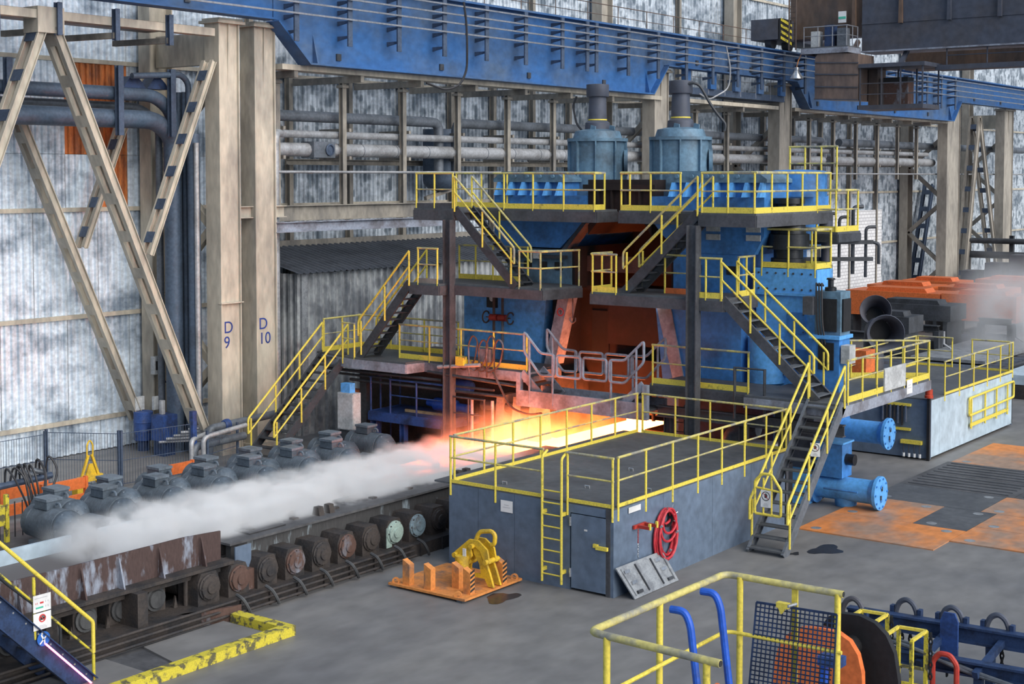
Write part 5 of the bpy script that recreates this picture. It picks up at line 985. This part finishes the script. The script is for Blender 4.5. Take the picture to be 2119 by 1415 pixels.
BW=MB().box(-34.95,-34.85,70.3,71.6,16.45,17.6).build('buffer_plate','black',CR)
for k in range(4): MB().prism([(-34.84,70.3,16.5+.32*k),(-34.84,71.6,16.25+.32*k),(-34.84,71.6,16.4+.32*k),(-34.84,70.3,16.65+.32*k)],(.02,0,0)).build('hazard_stripe','yellow_worn',BW)
PLC=platform('crane_platform','small grey railed platform on the end of the crane bridge',-33.6,-31.0,70.2,71.8,15.95,.35,fm='mill_pale')
railing('thin grey railing of the small crane platform',[(-33.5,70.25,15.95),(-31.05,70.25,15.95),(-31.05,71.6,15.95)],h=1.05,sp=.8,m='busbar',mt='busbar',toe=False,r=.025)
for i,(x,w,h,m_) in enumerate(((-33.2,.45,.9,'cabinet_white'),(-32.4,.5,1.2,'navy'),(-31.7,.5,1.0,'pipe_grey'))): one(MB().box(x-w/2,x+w/2,71.0,71.5,15.95,15.95+h),'crane_cabinet',m_,('pale','navy blue','grey')[i]+' electrical cabinet on the small crane platform','cabinet')
S4=thing('crane_notice','small white notice with a green band on the crane girder end','sign',(-31.9,71.7,17.3)); sign(S4,(-32.0,71.75,17.6),.45,.6,(0,-1,0),'','panel'); MB().box(-32.2,-31.8,71.73,71.745,17.5,17.62).build('green_band','sign_green',S4)
CLD=thing('crane_ladder','thin rust-brown ladder climbing the end of the crane','ladder',(-34.3,70.6,16))
for x in (-34.5,-34.1): MB().cyl((x,70.6,15.9),(x,70.6,19.8),.04,6).build('stile','crane_brown',CLD)
for k in range(12): MB().cyl((-34.5,70.6,16.1+.3*k),(-34.1,70.6,16.1+.3*k),.02,6).build('rung','crane_brown',CLD)
FL=thing('flood_lamp','bell-shaped floodlight hanging below the crane on its cable','lamp',(-34,70.3,14.6)); MB().lathe((-33.9,70.3,14.35),(0,0,1),[(0,.36),(.05,.36),(.28,.22),(.42,.13),(.5,.14),(.6,.14),(.62,.05)],16).build('reflector','chrome',FL); MB().tube([(-33.9,70.3,14.95),(-33.8,70.3,15.3),(-33.6,70.3,15.7)],.03,6).build('cable','orange_pallet',FL)
CB=thing('crane_cab','bronze-brown curved crane cab shell hanging under the crane','crane cab',(-31.65,72,13.2))
MB().prism([(-32.85,70.3,13.25),(-32.85,70.3,15.4),(-32.70,70.3,15.6),(-32.50,70.3,15.68),(-30.45,70.3,15.5),(-30.45,70.3,13.1)],(0,2.0,0)).build('shell','crane_cab',CB)
for z in (13.2,13.85,14.5,15.1): MB().bar((-32.87,70.27,z+.05),(-30.43,70.27,z-.07),.05,.06).build('seam','crane_grey',CB)
for x in (-33.0,-31.2): MB().bar((x,71.2,15.5),(x,72.0,16.3),.2,.2).build('hanger','crane_cab',CB)
CG=thing('maintenance_cage','open railed maintenance cage hanging under the crane beside the cab','cage',(-28.8,71.5,12.7))
MB().box(-30.4,-27.0,70.3,72.6,12.62,12.85).build('floor_frame','crane_grey',CG); MB().box(-30.4,-26.9,70.2,72.7,14.75,14.95).build('roof_frame','crane_grey',CG)
for x in (-30.35,-29.2,-28.2,-27.05):
    for y in (70.35,72.55): MB().bar((x,y,12.85),(x,y,14.8),.07,.07).build('post','crane_grey',CG)
for z in (13.4,13.95):
    MB().bar((-30.3,70.35,z),(-27.0,70.35,z),.05,.05).build('rail','crane_grey',CG); MB().bar((-27.05,70.35,z),(-27.05,72.6,z),.05,.05).build('rail','crane_grey',CG)
MB().box(-30.4,-29.9,71.5,72.6,12.85,14.75).build('side_panel','crane_brown',CG); MB().box(-29.6,-28.3,71.6,72.4,12.85,14.05).build('winch_box','rust',CG); MB().box(-29.6,-28.3,71.55,72.4,14.05,14.3).build('winch_lid','black',CG)
MB().bar((-28.7,71.5,14.9),(-28.7,72.5,15.75),.2,.2).build('hanger','crane_grey',CG)
railing('thin dark railing on the crane girder walkway beyond the cage',[(-26.5,72.1,14.9),(-14,72.1,14.9)],h=.8,sp=2.2,m='crane_grey',mt='crane_grey',toe=False,r=.04)
one(MB().box(-27,-5,71.9,73.0,14.6,14.85),'crane_walkway','crane_grey','dark service walkway under the crane girder','walkway')
one(MB().box(-20,-5,73,73.2,14.85,15.68),'walkway_hanger_plate','crane_grey','dark plate hanging the service walkway from the crane girder','hanger')
# ================================================================ foreground gallery rail, lifting gear, stair
zr=5.3
FG=thing('gallery_railing','stout yellow gallery railing of worn tube with open pipe ends','railing',(-6.2,11.3,4.1))
MB().tube([(-5.49,10.11,zr),(-6.78,10.16,zr),(-6.72,12.46,zr),(-5.5,12.5,zr)],.034,12,fil=.1).build('top_rail','yellow_rail_top',FG)
MB().tube([(-6.68,10.2,zr-.55),(-6.68,12.42,zr-.55),(-5.5,12.48,zr-.55)],.02,8,fil=.1).build('mid_rail','yellow',FG)
for x,y in ((-6.75,11.27),(-6.55,12.45),(-5.55,12.49),(-6.6,10.15),(-5.62,10.12)): MB().cyl((x,y,zr-1.2),(x,y,zr),.031,12).build('post','yellow',FG)
MB().bar((-5.99,12.5,zr-1.2),(-5.99,12.5,zr),.06,.02).build('flat_post','yellow',FG)
for p in ((-5.488,10.11,zr),(-5.498,12.5,zr)): MB().cyl(p,(p[0]+.003,p[1],p[2]),.027,12).build('pipe_bore','ink',FG)
GM=thing('mesh_panel','dark steel grating panel clipped behind the gallery railing','grating',(-5.95,12.4,4.0))
A=V((-6.36,12.43,5.09)); U=V((.82,.03,.02)); q=MB()
for i in range(19): p=A+U*(i/18); q.bar(p,p+V((-.09*(1-i/40),0,-1.05)),.006,.02)
for j in range(24): p=A+V((-.004*j,0,-.045*j)); q.bar(p,p+U,.005,.012)
q.build('grating_bars','navy',GM)['kind']='stuff'
for a,b in ((A,A+U),(A,A+V((-.09,0,-1.05))),(A+U,A+U+V((-.05,0,-1.05)))): MB().bar(a,b,.012,.022).build('edge_bar','navy',GM)
CLP=thing('rail_clamp','yellow clamp gripping the grating under the gallery rail','clamp',(-6.02,12.4,5.05)); MB().box(-6.12,-6.0,12.36,12.42,5.1,5.15).build('jaw','yellow',CLP); MB().cyl((-6.0,12.36,5.13),(-5.97,12.48,5.13),.018,8).build('bolt','chrome',CLP); MB().prism([(-6.1,12.36,5.1),(-6.03,12.36,5.1),(-6.07,12.36,5.04)],(0,.04,0)).build('tongue','yellow',CLP)
for i,(x,y,z) in enumerate(((-6.6,11.5,5.18),(-6.56,12.0,5.24))): one(MB().tube([(x-.16,y-.02,z),(x-.02,y,z),(x+.04,y,z-.12),(x+.14,y+.02,z-.95)],.036,10,fil=.07),'bent_pipe','blue_pipe',('bright blue hooked pipe inside the gallery railing, lower of the pair','bright blue hooked pipe inside the gallery railing, taller of the pair')[i],'pipe')
one(MB().box(-6.9,-5.3,9.9,12.7,3.95,4.08),'gallery_floor','deck','grey gallery floor under the stout yellow railing','platform')
T=thing('orange_tray','orange channel-edged tray on the gallery floor','tray',(-6.1,11.3,4.4)); MB().box(-6.5,-5.9,11.2,11.9,4.3,4.33).build('tray_floor','grey_box',T); MB().box(-6.5,-6.47,11.2,11.9,4.3,4.42).build('side_channel','orange',T); MB().box(-6.5,-5.9,11.18,11.2,4.3,4.42).build('side_channel','orange',T); MB().box(-6.4,-6.0,11.3,11.8,4.08,4.3).build('leg_block','steel_dark',T)
# big orange and black C-hook
CH=thing('coil_hook','big orange and black C-shaped lifting plate with rounded shoulders','lifting gear',(-9.2,20,0))
MB().prism([(-9.95,19.9,0),(-9.95,19.9,1.0),(-9.9,19.9,1.6),(-9.82,19.9,1.95),(-9.68,19.9,2.2),(-9.45,19.9,2.36),(-9.1,19.9,2.42),(-8.85,19.9,2.4),(-8.65,19.9,2.3),(-8.52,19.9,2.12),(-8.45,19.9,1.85),(-8.43,19.9,1.3),(-8.43,19.9,0)],(0,.12,0)).build('front_plate','orange',CH)
MB().prism([(-9.3,20.35,0),(-9.3,20.35,2.3),(-9.2,20.35,2.46),(-9.0,20.35,2.55),(-8.7,20.35,2.57),(-8.45,20.35,2.5),(-8.27,20.35,2.35),(-8.14,20.35,2.1),(-8.07,20.35,1.7),(-8.05,20.35,1.2),(-8.05,20.35,0)],(0,.12,0)).build('rear_plate','black',CH)
MB().cyl((-8.8,20.0,2.1),(-8.8,20.4,2.1),.16,16).build('bore','black',CH); MB().box(-9.7,-8.5,19.6,19.9,.9,1.2).build('spacer','steel_dark',CH); MB().box(-8.06,-8.0,20.3,20.5,0,1.3).build('orange_edge','orange',CH)
BPp=thing('blue_stanchion','blue square stanchion with a flat cap in front of the orange hook plate','post',(-8.75,19.2,0)); MB().bar((-8.78,19.3,0),(-8.78,19.3,2.1),.1,.1).build('shaft','blue_pipe',BPp); MB().box(-8.84,-8.5,19.2,19.45,2.1,2.24).build('cap','blue_paint',BPp)
# sling rack with shackles
RK=thing('sling_rack','navy blue steel rack of two long beams hung with shackles and chains','rack',(-9,25,0))
MB().ib((-10.9,25.0,1.05),(-5.5,25.45,1.05),.2,.3,.04).build('beam','navy',RK); MB().ib((-10.6,24.1,.75),(-5.5,24.55,.75),.2,.26,.04).build('beam','navy',RK)
for x,y,z in ((-10.4,25.0,.9),(-8.3,25.2,.9),(-6.2,25.4,.9),(-10.2,24.15,.6),(-8.2,24.3,.6),(-6.0,24.5,.6)): MB().bar((x,y,0),(x,y,z),.14,.14).build('leg','navy',RK)
for x in (-10.3,-9.2,-8.2,-7.2): MB().bar((x,24.1,.7),(x+.1,25.2,1.0),.1,.12).build('cross_tie','navy',RK)
for i,(x,y) in enumerate(((-8.95,24.9),(-9.2,24.2))): MB().prism([(x-.16,y,.6),(x+.16,y,.6),(x+.16,y,1.3-.3*i),(x+.1,y,1.45-.3*i),(x-.1,y,1.45-.3*i),(x-.16,y,1.3-.3*i)],(0,.05,0)).build('lug_plate','blue_paint',RK)
pos=[(-9.88,25.72),(-9.04,25.76),(-8.23,25.8),(-7.4,25.85),(-10.7,25.2)]
for i,(x,y) in enumerate(pos):
    T=thing('lifting_shackle','dark grey lifting shackle in blue brackets on the sling rack','shackle',(x,y,.95),'lifting shackles')
    y-=.45; MB().tube([(x-.2,y,.85),(x-.2,y,1.22),(x-.13,y,1.38),(x,y,1.45),(x+.13,y,1.38),(x+.2,y,1.22),(x+.2,y,.85)],.05,8,fil=.08).build('bow','crane_grey',T)
    for s in (-1,1): MB().box(x+s*.26-.035,x+s*.26+.035,y-.06,y+.06,.95,1.3).build('bracket','navy',T)
    MB().cyl((x-.28,y,.88),(x+.28,y,.88),.045,8).build('pin','crane_grey',T)
    for c in range(2):
        for k in range(7):
            z=.82-.1*k; xx=x-.08+.16*c; MB().tube([(xx+.03*math.cos(a)*(k%2),y+.03*math.cos(a)*((k+1)%2),z+.07*math.sin(a)) for a in (0,PI/3,2*PI/3,PI,4*PI/3,5*PI/3)],.017,5,closed=True).build('chain_link','black_metal',T)
one(MB().tube([(-8.9,24.0,.35),(-8.9,24.0,.85),(-8.78,24.0,1.0),(-8.6,24.0,1.0),(-8.48,24.0,.85),(-8.48,24.0,.35),(-8.6,24.0,.22),(-8.78,24.0,.22)],.05,8,closed=True,fil=.06),'master_link','red','long red master link hanging on the sling rack','lifting gear')
for i in range(2): one(MB().tube([(-10.3,24.4-.15*i,1.0),(-9.3,24.3-.15*i,.95),(-8.4,24.2,.75-.05*i),(-7.4,24.2,.6),(-5.6,24.35,.65-.1*i)],.035+.005*i,8,fil=.3),'wire_sling','pipe_grey',('grey wire rope sling draped along the rack, thinner','grey wire rope sling draped along the rack, thicker')[i],'sling')
one(MB().tube([(-8.6,23.7,0),(-8.4,23.7,.4),(-8.0,23.75,.65),(-7.3,23.8,.7),(-6.4,23.9,.75)],.06,8,fil=.3),'black_hose','black','black hose arching over the foot of the sling rack','hose')
T=thing('steel_roll_end','rusty disc end showing behind the sling rack','disc',(-6.9,25.9,.3)); MB().cyl((-7.0,25.8,.6),(-7.0,26.3,.6),.4,20).build('disc','rust',T); MB().box(-7.3,-6.7,25.85,26.25,0,.25).build('chock','wood',T)
for i,(x,y) in enumerate(((-10.05,24.0),(-9.15,23.5))):
    T=thing('gate_frame',('yellow angle-iron gate frame with a chain before the sling rack','yellow angle-iron gate frame with rungs among the slings')[i],'frame',(x,y,0))
    for dx,dy in ((-.25,-.35),(-.25,.2),(.22,.25),(.22,-.4)): MB().bar((x+dx,y+dy,0),(x+dx,y+dy,1.42),.06,.06).build('upright','yellow_worn',T)
    MB().bar((x-.25,y-.35,1.42),(x-.25,y+.2,1.42),.05,.05).build('rail','yellow',T); MB().bar((x-.25,y+.2,1.42),(x+.22,y+.25,1.42),.05,.05).build('rail','yellow',T); MB().bar((x+.22,y-.4,1.42),(x+.22,y+.25,1.42),.05,.05).build('rail','yellow',T)
    for z in (.45,.75): MB().bar((x-.25,y+.2,z),(x+.22,y+.25,z),.04,.05).build('rung','yellow_worn',T)
    for k in range(8): z=1.35-.1*k; MB().tube([(x+.3+.03*math.cos(a)*(k%2),y+.25+.03*math.cos(a)*((k+1)%2),z+.065*math.sin(a)) for a in (0,PI/3,2*PI/3,PI,4*PI/3,5*PI/3)],.015,5,closed=True).build('chain_link','black_metal',T)
T=thing('paper_tag','white paper tag wired to the yellow gate frame','tag',(-9.55,23.55,.55)); MB().box(-9.75,-9.4,23.5,23.51,.55,1.0).build('sheet','white',T); MB().tube([(-9.58,23.5,1.0),(-9.56,23.48,1.2),(-9.6,23.5,1.35)],.01,5).build('wire','steel_dark',T)
# stair at the roller table with the lit strip
BLs=thing('gallery_stair','dark gallery stair with one yellow handrail and a glowing pink strip light','stairs',(-21.6,14,0)); f=V((-21.6,16.0,0)); h=V((-21.6,11.9,4.1)); up=V((0,0,1))
MB().ch(f-up*.05,h-up*.05,-.1,.42,.02).build('stringer','navy',BLs); MB().ch(f+V((-.9,0,-.05)),h+V((-.9,0,-.05)),.1,.42,.02).build('stringer','navy',BLs)
for k in range(14): c=f.lerp(h,(k+.5)/14); MB().bar(c-V((.88,0,0)),c-V((.05,0,0)),.27,.035).build('tread','steel_dark',BLs)
MB().tube([f+up*.55+V((0,.12,0)),f+up*1.12+V((0,.12,0)),h+up*1.12],.036,10,fil=.06).build('handrail','yellow',BLs); MB().tube([f+up*.55+V((0,.12,0)),h+up*.6],.022,8).build('mid_rail','yellow_worn',BLs)
for t in (0.0,.27,.54,.8): p=f.lerp(h,t); MB().cyl(p+V((0,.12 if t==0 else 0,0)),p+V((0,.12 if t==0 else 0,1.1)),.03,8).build('post','yellow_worn',BLs)
MB().bar(f.lerp(h,.0)+V((.115,-.02,.05)),f.lerp(h,.235)+V((.115,0,0.05)),.025,.03).build('strip_light','led_pink',BLs)
for k in range(10): p=f.lerp(h,.03+.06*k)+V((.105,0,.12)); MB().cyl(p,p+V((.01,0,0)),.018,6).build('bolt','chrome',BLs)
MB().tube([(-22.55,16.1,0),(-22.55,16.1,.9),f+V((-.95,-1.0,1.9)),h+V((-.95,0,.9))],.03,8,fil=.1).build('rear_handrail','steel_dark',BLs)
S5=thing('stair_notice','white notice with red and green bars on the gallery stair rail','sign',(-21.55,15.0,1.5)); sign(S5,(-21.55,15.02,1.74),.36,.30,(1,.0,0),'bars','panel')
S6=thing('stair_prohibition','white no-entry hand notice under the bar notice on the gallery stair','sign',(-21.55,15.0,1.3)); sign(S6,(-21.55,15.02,1.42),.36,.30,(1,0,0),'hand','panel',.2,'sign_red')
S7=thing('mandatory_sign','round blue handrail sign under the two white notices','sign',(-21.55,15.0,.95)); q=MB().lathe((-21.54,15.03,1.10),(1,0,0),[(0,.13),(.006,.13)],24); q.build('disc','sign_blue',S7)
q=MB(); q.bar((-21.53,14.95,1.02),(-21.53,15.10,1.16),.025,.004,up=(1,0,0)); q.bar((-21.53,15.03,1.08),(-21.53,14.98,1.18),.03,.004,up=(1,0,0)); q.bar((-21.53,15.04,1.1),(-21.53,15.05,1.0),.025,.004,up=(1,0,0)); q.cyl((-21.534,15.0,1.2),(-21.53,15.0,1.2),.02,10); q.build('figure','sign_white',S7)
# ================================================================ steam over the table
def cloud(name,label,bx,dens,scale,thr,col=(.92,.95,1),fall=None,aniso=.2):
    x0,x1,y0,y1,z0,z1=bx; o=MB().box(*bx).build(name,'white'); tag(o,label,'steam'); o['kind']='stuff'
    m=bpy.data.materials.new(name); m.use_nodes=True; nt=m.node_tree; N=nt.nodes; L=nt.links; N.remove(N['Principled BSDF'])
    vs=N.new('ShaderNodeVolumeScatter'); vs.inputs['Color'].default_value=(*col,1); vs.inputs['Anisotropy'].default_value=aniso
    g=N.new('ShaderNodeNewGeometry'); n=N.new('ShaderNodeTexNoise'); n.inputs['Scale'].default_value=scale; n.inputs['Detail'].default_value=4; n.inputs['Roughness'].default_value=.6
    L.new(g.outputs['Position'],n.inputs['Vector']); sx=N.new('ShaderNodeSeparateXYZ'); L.new(g.outputs['Position'],sx.inputs[0])
    def mr(src,a,b,c=0,d=1,smooth=True):
        q=N.new('ShaderNodeMapRange'); q.interpolation_type='SMOOTHSTEP' if smooth else 'LINEAR'
        for i,v in ((1,a),(2,b),(3,c),(4,d)): q.inputs[i].default_value=v
        L.new(src,q.inputs[0]); return q.outputs[0]
    def mul(a,b):
        q=N.new('ShaderNodeMath'); q.operation='MULTIPLY'; L.new(a,q.inputs[0])
        if isinstance(b,float): q.inputs[1].default_value=b
        else: L.new(b,q.inputs[1])
        return q.outputs[0]
    k=mr(n.outputs['Fac'],thr-.07,thr+.12)
    zc=N.new('ShaderNodeMath'); zc.operation='MULTIPLY_ADD'; zc.inputs[1].default_value=-1.6*(z1-z0)*.5; L.new(n.outputs['Fac'],zc.inputs[0]); L.new(sx.outputs[2],zc.inputs[2])
    k=mul(k,mr(zc.outputs[0],z0-.2*(z1-z0),z0+.55*(z1-z0),1,0)); k=mul(k,mr(sx.outputs[0],x0,x0+.3*(x1-x0))); k=mul(k,mr(sx.outputs[0],x1-.2*(x1-x0),x1,1,0))
    k=mul(k,mr(sx.outputs[1],y0,y0+.22*(y1-y0))); k=mul(k,mr(sx.outputs[1],y1-.22*(y1-y0),y1,1,0)); k=mul(k,float(dens))
    L.new(k,vs.inputs['Density']); L.new(vs.outputs[0],N['Material Output'].inputs['Volume']); o.data.materials.clear(); o.data.materials.append(m); return o
cloud('steam_bank','white steam rolling off the wet slab towards the motors',(-27.3,-23.6,18.3,33.3,.98,1.74),28.0,1.2,.42,col=(.99,.995,1))
cloud('smoke_glow','thin smoke lit orange over the hot end of the slab',(-28.0,-23.4,32.0,38.0,1.0,2.4),.45,.9,.42,col=(.95,.9,.85))
cloud('steam_plume','white steam plume on the run-in table beside the orange hoods',(-25.5,-16,66,84,.9,6.0),.5,.35,.44,col=(.99,.995,1))
